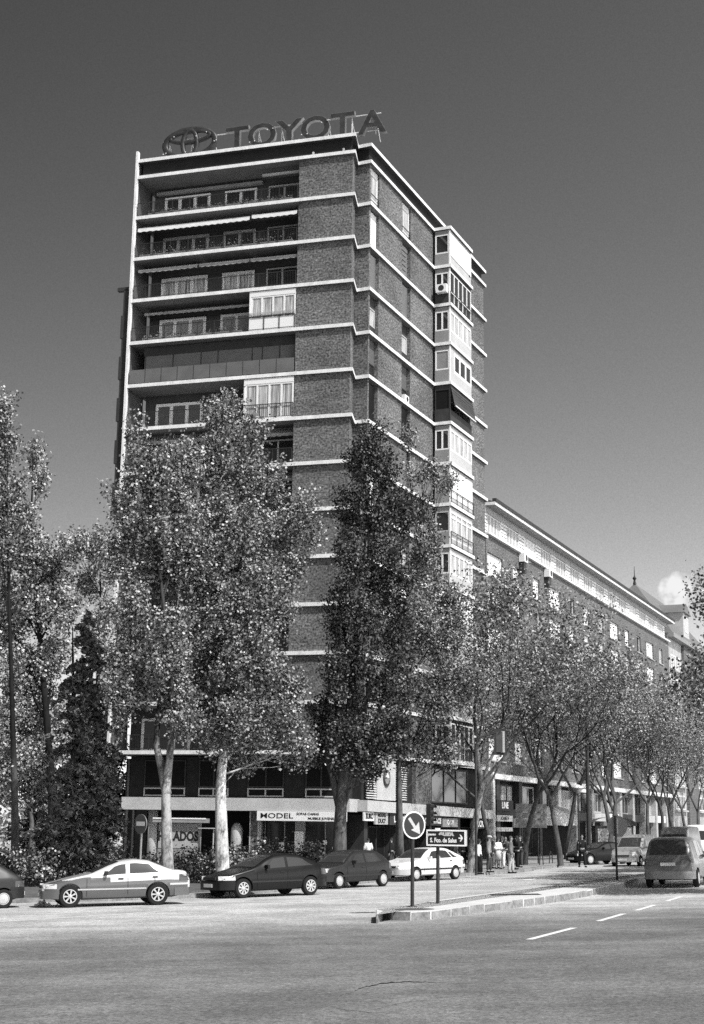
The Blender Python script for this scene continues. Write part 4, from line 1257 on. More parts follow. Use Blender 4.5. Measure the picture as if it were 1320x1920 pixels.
# conifer: tiers of drooping boughs
def conifer(px, py_base, py_top, Y, seed, spread_px):
    rnd = random.Random(seed); rg = np.random.default_rng(seed)
    b = pt(px, py_base, Y); b.z = gz(b.x, b.y) + .1; top = pt(px - 2, py_top, Y)
    t = thing('conifer_tree', 'dark conifer with drooping layered boughs behind the silver sedan', 'tree', b)
    H = top.z - b.z
    mb = MB(); mb.tube([b, b.lerp(top, .5) + Vector((.05, 0, 0)), b.lerp(top, .93)], [.22, .13, .02], 8)
    lv = []
    k = px_m = Y * 1.02 / CF
    z = .12 * H
    while z < H * .985:
        f = z / H
        Rm = spread_px * px_m * (1 - f) ** .75 * (.55 + .45 * min(1, f / .22)) + .25
        nb_ = 7 if f < .8 else 5
        for i in range(nb_):
            az = rnd.uniform(0, 2 * math.pi); ln = Rm * rnd.uniform(.45, 1.3)
            o = Vector((b.x, b.y, b.z + z + rnd.uniform(-.3, .3))); dr = Vector((math.cos(az), math.sin(az), 0))
            pts_ = [o, o + dr * ln * .5 + Vector((0, 0, .10 * ln)), o + dr * ln + Vector((0, 0, -.16 * ln))]
            mb.tube(pts_, [.035, .022, .008], 3, cap=False)
            m = int(30 + 95 * ln)
            for _ in range(m):
                u_ = rnd.random() ** .7
                p = pts_[0].lerp(pts_[1], u_ * 2) if u_ < .5 else pts_[1].lerp(pts_[2], u_ * 2 - 1)
                side = Vector((-dr.y, dr.x, 0)) * rnd.gauss(0, .20 * ln * (1.15 - u_))
                lv.append(p + side + Vector((0, 0, -abs(rnd.gauss(0, .10)) - side.length * .12)))
        z += rnd.uniform(.26, .42)
    mb.build('trunk', BARK_DARK, t, smooth=True)
    leaf_mesh('crown', leaf_quads([tuple(p) for p in lv], .15, seed, .35, 1.7), LEAF_NEEDLE, t)
conifer(138, 1640, 1140, 61, 31, 86)

# ---------------- street plane trees: branching skeleton, shared meshes
def plane_meshes(seed, H=15.0, spread=1.0, lean=(0.25, 0.0), nleaf=1.0, size=.12):
    """returns (wood MB, leaf verts) around the origin"""
    rnd = random.Random(seed); rg = np.random.default_rng(seed)
    mb = MB(); tips = []
    def grow(p, d, ln, r, depth):
        n = 4
        path = [p]; q = p.copy(); dd = d.copy()
        for i in range(n):
            dd = (dd + Vector((rnd.gauss(0, .10), rnd.gauss(0, .10), .05 + .02 * depth))).normalized()
            q = q + dd * ln / n; path.append(q.copy())
        r1 = r * .62
        mb.tube(path, [r + (r1 - r) * i / n for i in range(n + 1)], 7 if depth < 2 else (5 if depth < 3 else 3), cap=False)
        if depth >= 2: 
            for w in path[1:]: tips.append((w, .5 + .1 * depth))
        if depth == 5: return
        kids = 3 if depth in (0,) else rnd.choice((2, 3, 3) if depth < 3 else (2, 2, 3))
        a0 = rnd.uniform(0, 6.28)
        for kk_ in range(kids):
            az = a0 + kk_ * 6.283 / kids + rnd.uniform(-.5, .5)
            o = dd.orthogonal().normalized(); o2 = dd.cross(o)
            side = (o * math.cos(az) + o2 * math.sin(az))
            ang = R(rnd.uniform(18, 38)) * spread * (1.15 if depth == 0 else 1)
            nd = (dd * math.cos(ang) + side * math.sin(ang)).normalized()
            st_ = path[-1] if (kk_ < 2 or depth == 0) else path[2]
            grow(st_.copy(), nd, ln * rnd.uniform(.66, .86), r1 * (.95 if kk_ == 0 else .72), depth + 1)
    grow(Vector((0, 0, 0)), Vector((lean[0] * .4, lean[1] * .4, 1)).normalized(), H * .24, .175, 0)
    L = []; B = []
    for w, s in tips:
        n = int(rnd.uniform(12, 32) * nleaf)
        L.append(rg.normal(size=(n, 3)) * np.array([.36, .36, .32]) + np.array(w) + np.array([0, 0, .1]))
        bv = rg.normal(size=3); bv /= np.linalg.norm(bv); B.append(np.repeat(bv[None] * .7, n, 0))
    P = np.concatenate(L)
    return mb, leaf_quads(P, size, seed, .2, bias=np.concatenate(B))
VARS = []
def plane_tree(px, py, seed_i, label, scale=1.0, rot=0.0, bark=None, Y=None, loc=None, lean=None, group='plane trees along the shopping street'):
    if loc is None:
        b = gp(px, py, .1) if Y is None else None
        if Y is not None: b = pt(px, py, Y); b.z = gz(b.x, b.y) + .1
    else: b = Vector((loc[0], loc[1], gz(*loc) + .1))
    t = thing('plane_tree', label, 'tree', b, rot, group)
    t.scale = (scale,) * 3
    w, c = VARS[seed_i]
    for src, nm in ((w, 'trunk'), (c, 'crown')):
        o = bpy.data.objects.new(nm, src); C.objects.link(o); o.parent = t
        if nm == 'trunk' and bark:
            o.material_slots[0].link = 'OBJECT'; o.material_slots[0].material = bark
    return t
for i, (sd_, H, sp, ln_, nl) in enumerate(((5, 15.5, 1.0, (.3, 0), 1.0), (17, 15.0, 1.08, (.7, 0), .95), (29, 16.0, .92, (-.2, .1), 1.05), (43, 14.5, 1.12, (.4, -.2), 1.0))):
    mb, V = plane_meshes(sd_, H, sp, ln_, nl)
    o = mb.build('trunk', BARK_PLANE, None, smooth=True, uv=False); me1 = o.data; bpy.data.objects.remove(o)
    o = leaf_mesh('crown', V, LEAF_PLANE); me2 = o.data; bpy.data.objects.remove(o)
    VARS.append((me1, me2))
plane_tree(882, 1637, 2, 'pale-barked plane tree behind the group of waiting pedestrians', 1.2, 2.2, BARK_PALE)
plane_tree(984, 1622, 0, 'dark plane tree crossing in front of the grey direction panel', 1.2, .3)
plane_tree(1062, 1612, 1, 'dark forked plane tree right of the round shop awning', 1.28, 0)
plane_tree(1112, 1604, 3, 'pale mottled plane tree behind the parked dark car', 1.22, 1.9, BARK_PALE)
plane_tree(1180, 1588, 0, 'plane tree behind the pale van by the newspaper kiosk', 1.2, 4.1, Y=118)
plane_tree(1245, 1585, 2, 'plane tree above the high-roofed van, farther up the street', 1.15, 1.0, Y=132)
plane_tree(1290, 1580, 1, 'plane tree far up the street at the right edge of the photo', 1.15, 2.8, Y=150)
plane_tree(1330, 1578, 3, 'farthest plane tree at the right edge, behind all the vans', 1.15, .8, Y=172)
plane_tree(930, 1628, 3, 'slender plane tree by the first doorway of the long block', 1.2, 3.6, Y=99)
plane_tree(1150, 1595, 2, 'plane tree between the kiosk and the pale pier, slightly leaning', 1.22, 5.2, Y=108)
for i, (x_, y_, sd_, sc_, ro_, lb_) in enumerate(((12.6, 85.5, 1, 1.1, 3.0, 'plane tree by the white pilaster, between the pale plane and the direction panel'), (17.9, 99.5, 3, 1.15, .9, 'plane tree between the two forked dark ones, its trunk behind the direction panel'),
        (24.5, 117, 1, 1.15, 2.2, 'plane tree behind the thick dark lamp post'), (28.6, 126, 0, 1.1, 5.5, 'plane tree above the pale small van'), (34.5, 141, 3, 1.1, 1.7, 'plane tree above the white van roof, far along the block'))):
    plane_tree(0, 0, sd_, lb_, sc_, ro_, loc=(x_, y_))
plume_tree('broadleaf_tree', 'dark dense tree filling the gap between the conifer and the tower porch', 'tree', 'trees on the left', [(196, 1640), (198, 1540), (196, 1440)], 97, .3,
    [(205, 1330, 26, 50), (180, 1390, 44, 50), (215, 1420, 24, 60), (170, 1470, 50, 50), (215, 1500, 26, 46), (190, 1550, 40, 40), (130, 1540, 50, 40), (70, 1560, 60, 30)], BARK_DARK, LEAF_DARK, 909, .19, 1.0)
# trees on the near side of the street: mostly out of frame, one bough hangs into the picture
mb, V = plane_meshes(61, 15.5, 1.15, (-.9, .1), 1.6, .15)
o = mb.build('trunk', BARK_PLANE, None, smooth=True, uv=False); m1 = o.data; bpy.data.objects.remove(o)
o = leaf_mesh('crown', V, LEAF_PLANE); m2 = o.data; bpy.data.objects.remove(o)
VARS.append((m1, m2))
NEAR = 'near plane trees at the right kerb'
plane_tree(0, 0, 4, 'nearest plane tree, whose leafy bough hangs into the picture at the right edge', .88, .2, loc=(18.4, 45.6), group=NEAR)
plane_tree(0, 0, 4, 'second plane tree on the right kerb, just outside the frame', 1.05, .2, loc=(21.6, 52.5), group=NEAR)
plane_tree(0, 0, 4, 'third plane tree on the right kerb, beyond the minivan', 1.1, .1, loc=(22.3, 60.0), group=NEAR)
plane_tree(0, 0, 4, 'fourth plane tree on the right kerb, opposite the crossing', 1.1, -.2, loc=(26.0, 68.5), group=NEAR)

plane_tree(0, 0, 4, 'fifth plane tree on the right kerb, shading the far side of the crossing', 1.1, .3, loc=(29.8, 77.5), group=NEAR)
# ---------------- shrubs on the bed
SH = 'shrubs on the planting bed'
def shrub(px, py, w, h, seed, label, Y=None, m=None, size=.13, dens=1.0):
    b = gp(px, py, .2) if Y is None else pt(px, py, Y)
    b.z = gz(b.x, b.y) + .18
    rg = np.random.default_rng(seed); rnd = random.Random(seed)
    t = thing('shrub', label, 'shrub', b, group=SH)
    mb = MB(); L = []
    for i in range(int(9 + 6 * w)):
        e = b + Vector((rnd.uniform(-w, w), rnd.uniform(-w * .5, w * .5), h * rnd.uniform(.45, 1.0)))
        s = b + Vector((rnd.uniform(-.5, .5) * w, rnd.uniform(-.2, .2), 0))
        mb.tube([s, s.lerp(e, .5) + Vector((0, 0, .1)), e], [.02, .014, .006], 3, cap=False)
        for f in (.5, .75, 1.0):
            p = s.lerp(e, f)
            n = int(26 * dens)
            L.append(rg.normal(size=(n, 3)) * np.array([.26, .2, .2]) + np.array(p))
    mb.build('stem', BARK_DARK, t)
    V = np.concatenate(L); V[:, 2] = np.maximum(V[:, 2], b.z + .03)
    leaf_mesh('foliage', leaf_quads(V, size, seed, .3), m or LEAF_SHRUB, t)
LEAF_SHADE = mat('shade-toned hedge leaves', .06, .6, .3, island=(.012, .10, 1.8))  # darker shrub leaves: deep shade over the bed put into their colour
for a in ((70, 1662, 1.3, 1.5, 1, 'leafy shrub above the tail of the dark hatchback at the left edge'),
          (120, 1658, 1.1, 1.3, 2, 'shrub beside the conifer trunk, over the bonnet of the silver sedan'),
          (185, 1655, 1.0, 1.7, 3, 'rounded shrub rising higher behind the windscreen of the silver sedan'),
          (230, 1650, 1.2, .8, 4, 'low shrub hidden behind the roof of the silver sedan'),
          (360, 1650, 1.0, .7, 5, 'shrub right of the forked poplar trunk, over the sedan boot'),
          (392, 1655, 1.1, 1.2, 6, 'pale glossy shrub between the two white poplar trunks'),
          (440, 1650, 1.0, 1.3, 7, 'pale glossy shrub at the foot of the marked poplar trunk'),
          (480, 1645, 1.2, 1.8, 8, 'taller shrub in front of the brick pier, over the black hatchback'),
          (510, 1640, 1.0, 1.2, 9, 'shrub below the furniture shop sign, behind the black hatchback'),
          (560, 1635, 1.2, 1.1, 10, 'dark shrub between the black hatchback and the dark poplar trunk')):
    shrub(*a, size=.12)
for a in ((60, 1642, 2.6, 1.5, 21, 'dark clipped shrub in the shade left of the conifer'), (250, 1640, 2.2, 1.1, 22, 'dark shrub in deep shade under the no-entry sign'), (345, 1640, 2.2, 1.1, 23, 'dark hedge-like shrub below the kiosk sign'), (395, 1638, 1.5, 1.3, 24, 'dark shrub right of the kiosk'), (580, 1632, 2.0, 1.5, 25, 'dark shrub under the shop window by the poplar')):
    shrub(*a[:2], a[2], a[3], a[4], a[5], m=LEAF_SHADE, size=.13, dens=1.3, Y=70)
# trees closing the view far behind
def far_trees():
    rg = np.random.default_rng(77); P = []
    for i in range(90):
        x = rg.uniform(-110, -22); y = rg.uniform(150, 190); h = rg.uniform(6, 12)
        P.append(rg.normal(size=(260, 3)) * np.array([2.4, 2.0, h * .28]) + np.array([x, y, gz(x, y) + h * .55]))
    for i in range(60):
        x = rg.uniform(70, 150); y = rg.uniform(260, 330); h = rg.uniform(8, 14)
        P.append(rg.normal(size=(220, 3)) * np.array([3, 2.0, h * .28]) + np.array([x, y, gz(x, y) + h * .55]))
    V = np.concatenate(P); V[:, 2] = np.maximum(V[:, 2], V[:, 0] * .028 - .009 * (V[:, 1] - 55) + .1)
    o = leaf_mesh('distant_trees', leaf_quads(V, .6, 9, .2), LEAF_PLANE)
    tag(o, 'hazy belt of distant trees closing the ends of the streets', 'trees', kind='stuff')
far_trees()
# ================================================================ vehicles
def paint(name, col, rough=.3, metal=.0, coat=.6, spec=.5): return mat(name, col, rough, spec, metal, coat=coat)
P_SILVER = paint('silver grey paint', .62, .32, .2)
P_SILVER_SHADE = paint('silver paint lower shade tone', .12, .3, .3)  # shade and dark reflection on the saloon's lower sides, put into the colour
P_BLACK = paint('black paint', .008, .35, 0, .05, .3)
P_DARK = paint('dark metallic paint', .022, .4, 0, .08, .3)
P_WHITE = paint('white car paint', .80, .35)
P_GREYC = paint('warm grey paint', .26, .35, .3)
P_LIGHT = paint('pale metallic paint', .45, .35, .3)
M_TRIM = mat('dark bumper plastic', .03, .6, .3)
M_TYRE = mat('tyre rubber', .018, .85, .2)
M_RIM2 = mat('alloy rim', .52, .35, .5, .2)
M_HUBD = mat('rim gap', .015, .7, .2)
M_LAMP = mat('lamp glass', .62, .12, .8)
M_TAIL = mat('tail lamp lens', .06, .2, .6)
M_CGLASS = mat('tinted car glass', .045, .05, .7)
M_PLATE = mat('number plate', .75, .5, .3)
M_UNDER = mat('car underside', .01, .9, .1)
M_TRIMG = mat('grey side moulding', .16, .5, .3)

def smooth_curve(pts, xs, w=.10):
    px_ = [p[0] for p in pts]; pz = [p[1] for p in pts]
    return sum(np.interp(xs + d, px_, pz) for d in np.linspace(-w, w, 7)) / 7

class Car:
    """lofted body; x runs from the nose (0) back to the tail (L)"""
    def __init__(s, L, W, top, belt, bottom, plan, tumble=.32, wheels=(.8, 3.4), r=.3, roof_r=.06):
        s.L, s.W, s.wheels, s.r, s.tumble = L, W, wheels, r, tumble
        s.top = lambda x: smooth_curve(top, np.asarray(x, float), .07)
        s.belt = lambda x: smooth_curve(belt, np.asarray(x, float))
        s.bot = lambda x: smooth_curve(bottom, np.asarray(x, float), .05)
        s.plan = lambda x: smooth_curve(plan, np.asarray(x, float), .08) * W / 2
    def section(s, x):
        zb, zt, w, bl = float(s.bot(x)), float(s.top(x)), float(s.plan(x)), float(s.belt(x))
        bl = min(bl, zt - .05)
        h = zt - bl
        tin = min(s.tumble * h, w * .3)
        g = min(.09, h * .4)
        return [(0, zb), (w * .80, zb), (w * .945, zb + .05), (w * .975, zb + .16 * (bl - zb)), (w, zb + .48 * (bl - zb)), (w * .995, zb + .72 * (bl - zb)), (w * .975, bl - .05 * min(1, h / .2)),
                (w * .95, bl), (w * .95 - tin * .42, bl + (h - g) * .5), (w * .95 - tin * .95, zt - g), (w * .95 - tin - g * .55, zt - g * .35), (w * .93 - tin - g * 1.6, zt - g * .06), ((w * .9 - tin) * .45, zt + .0), (0, zt + .008)]
    def sx(s, x): return s.L / 2 - x          # nose towards +x
    def side(s, x, z, lo=1, hi=11):
        P = s.section(x)[lo:hi]
        return float(np.interp(z, [p[1] for p in P], [p[0] for p in P]))
    def topz(s, x, y):
        P = s.section(x)[9:][::-1]
        return float(np.interp(abs(y), [p[0] for p in P], [p[1] for p in P]))
    def body(s):
        xs = np.unique(np.round(np.concatenate([np.linspace(0, .5, 9), np.linspace(.5, s.L - .4, 46), np.linspace(s.L - .4, s.L, 8)]), 4))
        rows = []
        for x in xs:
            P = s.section(x)
            rows.append([(s.sx(x), y, z) for y, z in P] + [(s.sx(x), -y, z) for y, z in P[-2:0:-1]])
        mb = MB(); n = len(rows[0])
        for r in rows: r.append(r[0])
        o = 0; vs = []; fs = []
        for r in rows: vs += r[:-1]
        for i in range(len(rows) - 1):
            for j in range(n):
                j2 = (j + 1) % n
                fs.append((i * n + j, i * n + j2, (i + 1) * n + j2, (i + 1) * n + j))
        fs.append(tuple(range(n - 1, -1, -1))); fs.append(tuple((len(rows) - 1) * n + j for j in range(n)))
        return mb.add(vs, fs)
    def side_patch(s, sg, quad, off=.006, nu=10, nv=4):
        """patch on the glasshouse: quad = (x_bottom0, x_bottom1, x_top0, x_top1, t0, t1), t from belt to gutter"""
        xb0, xb1, xt0, xt1, t0, t1 = quad; rows = []
        for j in range(nv + 1):
            t = t0 + (t1 - t0) * j / nv; f = j / nv; row = []
            for i in range(nu + 1):
                x = (xb0 + (xb1 - xb0) * i / nu) * (1 - f) + (xt0 + (xt1 - xt0) * i / nu) * f
                S = s.section(x); a, b, c = S[7], S[8], S[9]
                if t < .5: y, z = a[0] + (b[0] - a[0]) * t * 2, a[1] + (b[1] - a[1]) * t * 2
                else: y, z = b[0] + (c[0] - b[0]) * (t - .5) * 2, b[1] + (c[1] - b[1]) * (t - .5) * 2
                row.append((s.sx(x), sg * (y + off), z))
            rows.append(row)
        return MB().grid(rows, flip=(sg > 0))
    def top_patch(s, x0, x1, inset=.06, off=.008, n=10, m=12, squeeze=0.0):
        rows = []
        for i in range(n + 1):
            x = x0 + (x1 - x0) * i / n
            e = s.section(x)[10][0] - inset + squeeze * (1 - i / n)
            row = []
            for j in range(m + 1):
                y = -e + 2 * e * j / m
                row.append((s.sx(x), y, s.topz(x, y) + off))
            rows.append(row)
        return MB().grid(rows)
    def strip(s, sg, x0, x1, z0, z1, off=.008, n=14, zs=None, m=2, slope=0.0):
        rows = []
        for j in range(m + 1):
            row = []
            for i in range(n + 1):
                x = x0 + (x1 - x0) * i / n
                z = z0 + (z1 - z0) * j / m + slope * i / n
                row.append((s.sx(x), sg * (s.side(x, z) + off), z))
            rows.append(row)
        return MB().grid(rows, flip=(sg > 0))

def wheel_mesh(kind, r):
    w = .19
    t = MB().lathe([(r * .62, -w / 2), (r * .93, -w / 2), (r, -w / 2 + .03), (r, w / 2 - .03), (r * .93, w / 2), (r * .62, w / 2)], (0, 0, 0), 26, 'y', False)
    rim = MB()
    rim.lathe([(r * .64, .02), (r * .64, w / 2 + .004), (r * .57, w / 2 + .006), (r * .55, w / 2 - .03), (r * .55, .02)], (0, 0, 0), 26, 'y', False)
    n = {'spoke7': 7, 'spoke8': 8, 'holes': 8, 'disc': 16}[kind]
    if kind == 'disc':
        rim.lathe([(r * .56, w / 2 - .02), (r * .5, w / 2 + .004), (r * .3, w / 2 + .012), (r * .05, w / 2 + .02)], (0, 0, 0), 22, 'y')
    else:
        for k in range(n):
            a = 2 * math.pi * k / n; da = (.20 if kind != 'spoke8' else .24)
            tw = .28 if kind == 'spoke8' else 0
            p = []
            for rr, aw in ((r * .12, da * 1.6), (r * .57, da * .75)):
                aa = a + (tw if rr > r * .3 else 0)
                p.append([(rr * math.cos(aa - aw), rr * math.sin(aa - aw)), (rr * math.cos(aa + aw), rr * math.sin(aa + aw))])
            q = [p[0][0], p[0][1], p[1][1], p[1][0]]
            rim.hexa([(x, w / 2 - .035, z) for x, z in q] + [(x, w / 2 + .0 - .004, z) for x, z in q])
        rim.lathe([(r * .2, w / 2 - .03), (r * .2, w / 2 + .0), (r * .1, w / 2 + .012)], (0, 0, 0), 14, 'y')
    hub = MB().lathe([(r * .6, -.02), (r * .6, .015), (r * .01, .016)], (0, 0, 0), 18, 'y')
    return t, rim, hub

def slope_matrix(loc, yaw):
    n = Vector((-.028, .009, 1)).normalized()
    f = Vector((math.cos(yaw), math.sin(yaw), 0)); f = (f - n * f.dot(n)).normalized()
    l = n.cross(f)
    m = Matrix((f, l, n)).transposed().to_4x4(); m.translation = loc
    return m

def build_car(name, label, cat, near_front, near_rear, c, paint_, side_windows, wind, rear, near_side, wheel='disc', group='cars parked along the kerb', opts=None, rimmat=None, yaw=None, loc=None, scale=None):
    """near_front/near_rear: pixels where the tyres nearest the camera touch the road"""
    o = opts or {}
    wb = c.wheels[1] - c.wheels[0]
    tr = c.W / 2 - .1
    if loc is None:
        a = gp(*near_front); b = gp(*near_rear)
        v = Vector((a.x - b.x, a.y - b.y)); 
        yaw = math.atan2(v.y, v.x) if yaw is None else yaw
        sc = 1.0 if scale is None else scale
        mid = (Vector((a.x, a.y)) + Vector((b.x, b.y))) / 2
        left = Vector((-math.sin(yaw), math.cos(yaw)))
        cen = mid - left * near_side * tr
        xm = c.L / 2 - (c.wheels[0] + c.wheels[1]) / 2
        cen = cen - Vector((math.cos(yaw), math.sin(yaw))) * xm
    else:
        cen = Vector(loc)
    t = thing(name, label, cat, (0, 0, 0), 0, group)
    t.matrix_basis = slope_matrix(Vector((cen.x, cen.y, gz(cen.x, cen.y) + .004)), yaw)
    if scale: t.scale = (scale,) * 3
    K = dict(local=True)
    bo = c.body().build('body', [paint_, M_UNDER], t, local=True, recalc=True)
    # wheel arches cut through the sides
    dgl = bpy.context.evaluated_depsgraph_get
    cm = MB()
    for xw in c.wheels:
        for sg in (-1, 1):
            y0, y1 = sorted((sg * (c.W / 2 - .30), sg * (c.W / 2 + .2)))
            cm.cyl((c.sx(xw), y0, c.r), (c.sx(xw), y1, c.r), c.r + .055, 28)
    cut = cm.build('cutter', M_UNDER, None, recalc=True)
    md = bo.modifiers.new('arch', 'BOOLEAN'); md.operation = 'DIFFERENCE'; md.object = cut; md.solver = 'EXACT'
    pm = bo.parent; bo.parent = None
    bpy.context.view_layer.update()
    me = bpy.data.meshes.new_from_object(bo.evaluated_get(dgl()))
    bo.modifiers.clear(); bo.data = me; bo.parent = pm
    bpy.data.objects.remove(cut)
    finish_smooth(bo, 38)
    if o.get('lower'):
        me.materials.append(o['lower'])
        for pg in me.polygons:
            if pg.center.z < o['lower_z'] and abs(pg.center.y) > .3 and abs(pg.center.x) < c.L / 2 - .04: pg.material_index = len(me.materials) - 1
    for xw in c.wheels:
        for sg in (-1, 1):
            tm, rm, hm = wheel_mesh(wheel, c.r)
            w = thing('wheel', None, None, (c.sx(xw), sg * tr, c.r), 0 if sg > 0 else math.pi); w.parent = t
            tm.build('tyre', M_TYRE, w, local=True, smooth=False); finish_smooth(w.children[0], 40)
            r_ = rm.build('rim', rimmat or M_RIM2, w, local=True); finish_smooth(r_, 40)
            hm.build('brake_disc', M_HUBD, w, local=True)
    for sg in (-1, 1):
        for q in side_windows:
            c.side_patch(sg, q).build('side_window', M_CGLASS, t, local=True, smooth=True)
        for x0, x1, z0, z1, m in o.get('strips', []):
            c.strip(sg, x0, x1, z0, z1, .012).build('side_moulding', m, t, local=True)
        for x in o.get('seams', []):
            c.strip(sg, x - .007, x + .007, float(c.bot(x)) + .1, float(c.belt(x)) - .01, .003, n=1, m=6).build('door_gap', M_UNDER, t, local=True)
        for x in o.get('handles', []):
            z = float(c.belt(x)) - .11
            c.strip(sg, x - .1, x + .06, z - .025, z + .02, .018, n=2, m=1).build('door_handle', o.get('handle_mat', M_TRIM), t, local=True)
        hl = o.get('headlight', (.02, .42, .56, .70))
        c.strip(sg, *hl, .008, n=8).build('headlight', M_LAMP, t, local=True)
        tl = o.get('taillight', (c.L - .3, c.L - .01, .66, .85))
        c.strip(sg, *tl, .008, n=6).build('tail_light', M_TAIL, t, local=True)
        mx = o.get('mirror', wind[0] + .42)
        z = float(c.belt(mx)) + .07; y = c.side(mx, z)
        MB().hexa([(c.sx(mx) + a, sg * (y + b), z + d) for d, (da) in ((-.05, 0), (.07, 0)) for a, b in ((-.03, .0), (.07, .02), (.05, .19), (-.03, .20))] if sg > 0 else
                  [(c.sx(mx) + a, sg * (y + b), z + d) for d, (da) in ((-.05, 0), (.07, 0)) for a, b in ((-.03, .0), (-.03, .20), (.05, .19), (.07, .02))]).build('mirror', o.get('mirror_mat', paint_), t, local=True)
    c.top_patch(*wind, squeeze=0).build('windscreen', M_CGLASS, t, local=True, smooth=True)
    c.top_patch(*rear).build('rear_window', M_CGLASS, t, local=True, smooth=True)
    # bumpers, grille, plates
    for end, (za, zb_) in (('front', o.get('fbumper', (.26, .50))), ('rear', o.get('rbumper', (.28, .52)))):
        bm_ = o.get('bumper_mat', M_TRIM)
        xs = np.linspace(.0, .5, 8) if end == 'front' else np.linspace(c.L, c.L - .5, 8)
        loop = [(c.sx(x), c.side(x, (za + zb_) / 2) + .02) for x in xs]
        sgn_ = 1 if end == 'front' else -1
        path = [(x, -y) for x, y in loop[::-1]] + [(x + .03 * sgn_, y) for x, y in [(loop[0][0], -loop[0][1] * .6), (loop[0][0] + .012 * sgn_, 0), (loop[0][0], loop[0][1] * .6)]] + loop
        MB().grid([[(x, y, z) for x, y in path] for z in (za, (za + zb_) / 2 + .02, zb_)], flip=(end == 'front')).build('bumper', bm_, t, local=True, smooth=True)
        px_ = c.sx(0) + .05 if end == 'front' else c.sx(c.L) - .05
        zp = o.get('fplate', .40) if end == 'front' else o.get('rplate', .45)
        MB().box(min(px_, px_ + .012 * sgn_), max(px_, px_ + .012 * sgn_), -.26, .26, zp - .055, zp + .055).build('number_plate', M_PLATE, t, local=True)
    w0 = float(c.plan(.1)) * .6
    MB().box(c.sx(0) - .03, c.sx(0) + .016, -w0, w0, .57, .66).build('grille', M_TRIM, t, local=True)
    if o.get('wiper'):
        x0, x1 = rear
        xm_ = x0 + (x1 - x0) * .9
        MB().tube([(c.sx(xm_), 0, c.topz(xm_, 0) + .02), (c.sx(x0 + (x1 - x0) * .6), .3, c.topz(x0 + (x1 - x0) * .6, .3) + .02)], .012, 4).build('wiper', M_TRIM, t, local=True)
    return t

PLAN = [(0, .62), (.12, .76), (.35, .90), (.8, .975), (1.4, 1.0), (3.3, 1.0), (3.9, .95), (4.25, .87), (4.5, .74)]
def plan_for(L): return [(x * L / 4.5, w) for x, w in PLAN]

# silver saloon
sedan = Car(4.55, 1.76, [(0, .52), (.04, .64), (.2, .72), (.9, .88), (1.42, .98), (1.95, 1.22), (2.35, 1.36), (2.8, 1.405), (3.25, 1.36), (3.65, 1.20), (3.98, 1.06), (4.4, 1.03), (4.52, .92), (4.55, .7)],
            [(0, .60), (.5, .80), (1.3, .90), (2.6, .94), (3.9, .98), (4.55, .9)], [(0, .30), (.5, .21), (4.0, .23), (4.55, .34)], plan_for(4.55), wheels=(.82, 3.52), r=.33)
build_car('saloon_car', 'silver four-door saloon with painted lower shade, parked behind the dark hatchback at the left edge', 'car', (127, 1702), (298, 1697), sedan, P_SILVER,
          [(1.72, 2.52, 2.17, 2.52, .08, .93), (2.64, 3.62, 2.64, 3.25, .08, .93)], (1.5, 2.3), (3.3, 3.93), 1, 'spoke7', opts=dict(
          strips=[(1.05, 3.15, .50, .545, M_RIM2), (3.9, 4.5, .60, .66, M_RIM2)], seams=[1.32, 2.58, 3.42], handles=[2.38, 3.45], headlight=(.03, .42, .56, .70), taillight=(4.2, 4.53, .72, .92), mirror_mat=M_TRIM, bumper_mat=P_SILVER_SHADE, handle_mat=M_TRIM, lower=P_SILVER_SHADE, lower_z=.80))
# black coupe-like hatchback
hatch = Car(4.18, 1.69, [(0, .48), (.04, .60), (.18, .68), (.8, .82), (1.15, .90), (1.75, 1.22), (2.1, 1.34), (2.5, 1.375), (3.0, 1.34), (3.5, 1.18), (3.9, .98), (4.1, .92), (4.18, .7)],
            [(0, .58), (.5, .76), (1.2, .86), (2.6, .90), (3.6, .96), (4.18, .88)], [(0, .30), (.5, .20), (3.7, .22), (4.18, .36)], plan_for(4.18), wheels=(.78, 3.40), r=.305)
build_car('hatchback_car', 'black three-door hatchback with bright swirl wheels, nose towards the silver saloon', 'car', (454, 1687), (575, 1676), hatch, P_BLACK,
          [(1.5, 2.42, 1.98, 2.42, .08, .92), (2.52, 3.55, 2.52, 3.15, .1, .9)], (1.25, 2.02), (3.08, 3.85), 1, 'spoke8', yaw=R(216), scale=1.06, opts=dict(
          strips=[(1.1, 3.05, .47, .52, M_TRIM)], seams=[1.3, 2.48], handles=[2.3], headlight=(.02, .5, .56, .69), bumper_mat=P_BLACK, handle_mat=P_BLACK))
# older boxy hatchback
boxy = Car(3.99, 1.66, [(0, .52), (.04, .68), (.15, .74), (.8, .84), (1.08, .90), (1.62, 1.26), (1.9, 1.35), (2.4, 1.39), (3.1, 1.35), (3.5, 1.18), (3.85, .90), (3.95, .84), (3.99, .6)],
           [(0, .62), (.5, .78), (1.2, .86), (2.6, .89), (3.5, .93), (3.99, .85)], [(0, .32), (.5, .21), (3.6, .23), (3.99, .38)], plan_for(3.99), wheels=(.74, 3.26), r=.285)
build_car('hatchback_car', 'dark grey older hatchback with full wheel covers, parked in front of the poplar trunk', 'car', (635, 1669), (711, 1660), boxy, P_DARK,
          [(1.36, 2.2, 1.76, 2.2, .08, .92), (2.3, 3.2, 2.3, 2.95, .1, .92)], (1.14, 1.82), (3.12, 3.75), 1, 'disc', yaw=R(228), scale=1.05, opts=dict(
          strips=[(.3, 3.7, .42, .50, M_TRIM)], seams=[1.18, 2.25], handles=[2.1], headlight=(.02, .22, .60, .74)))
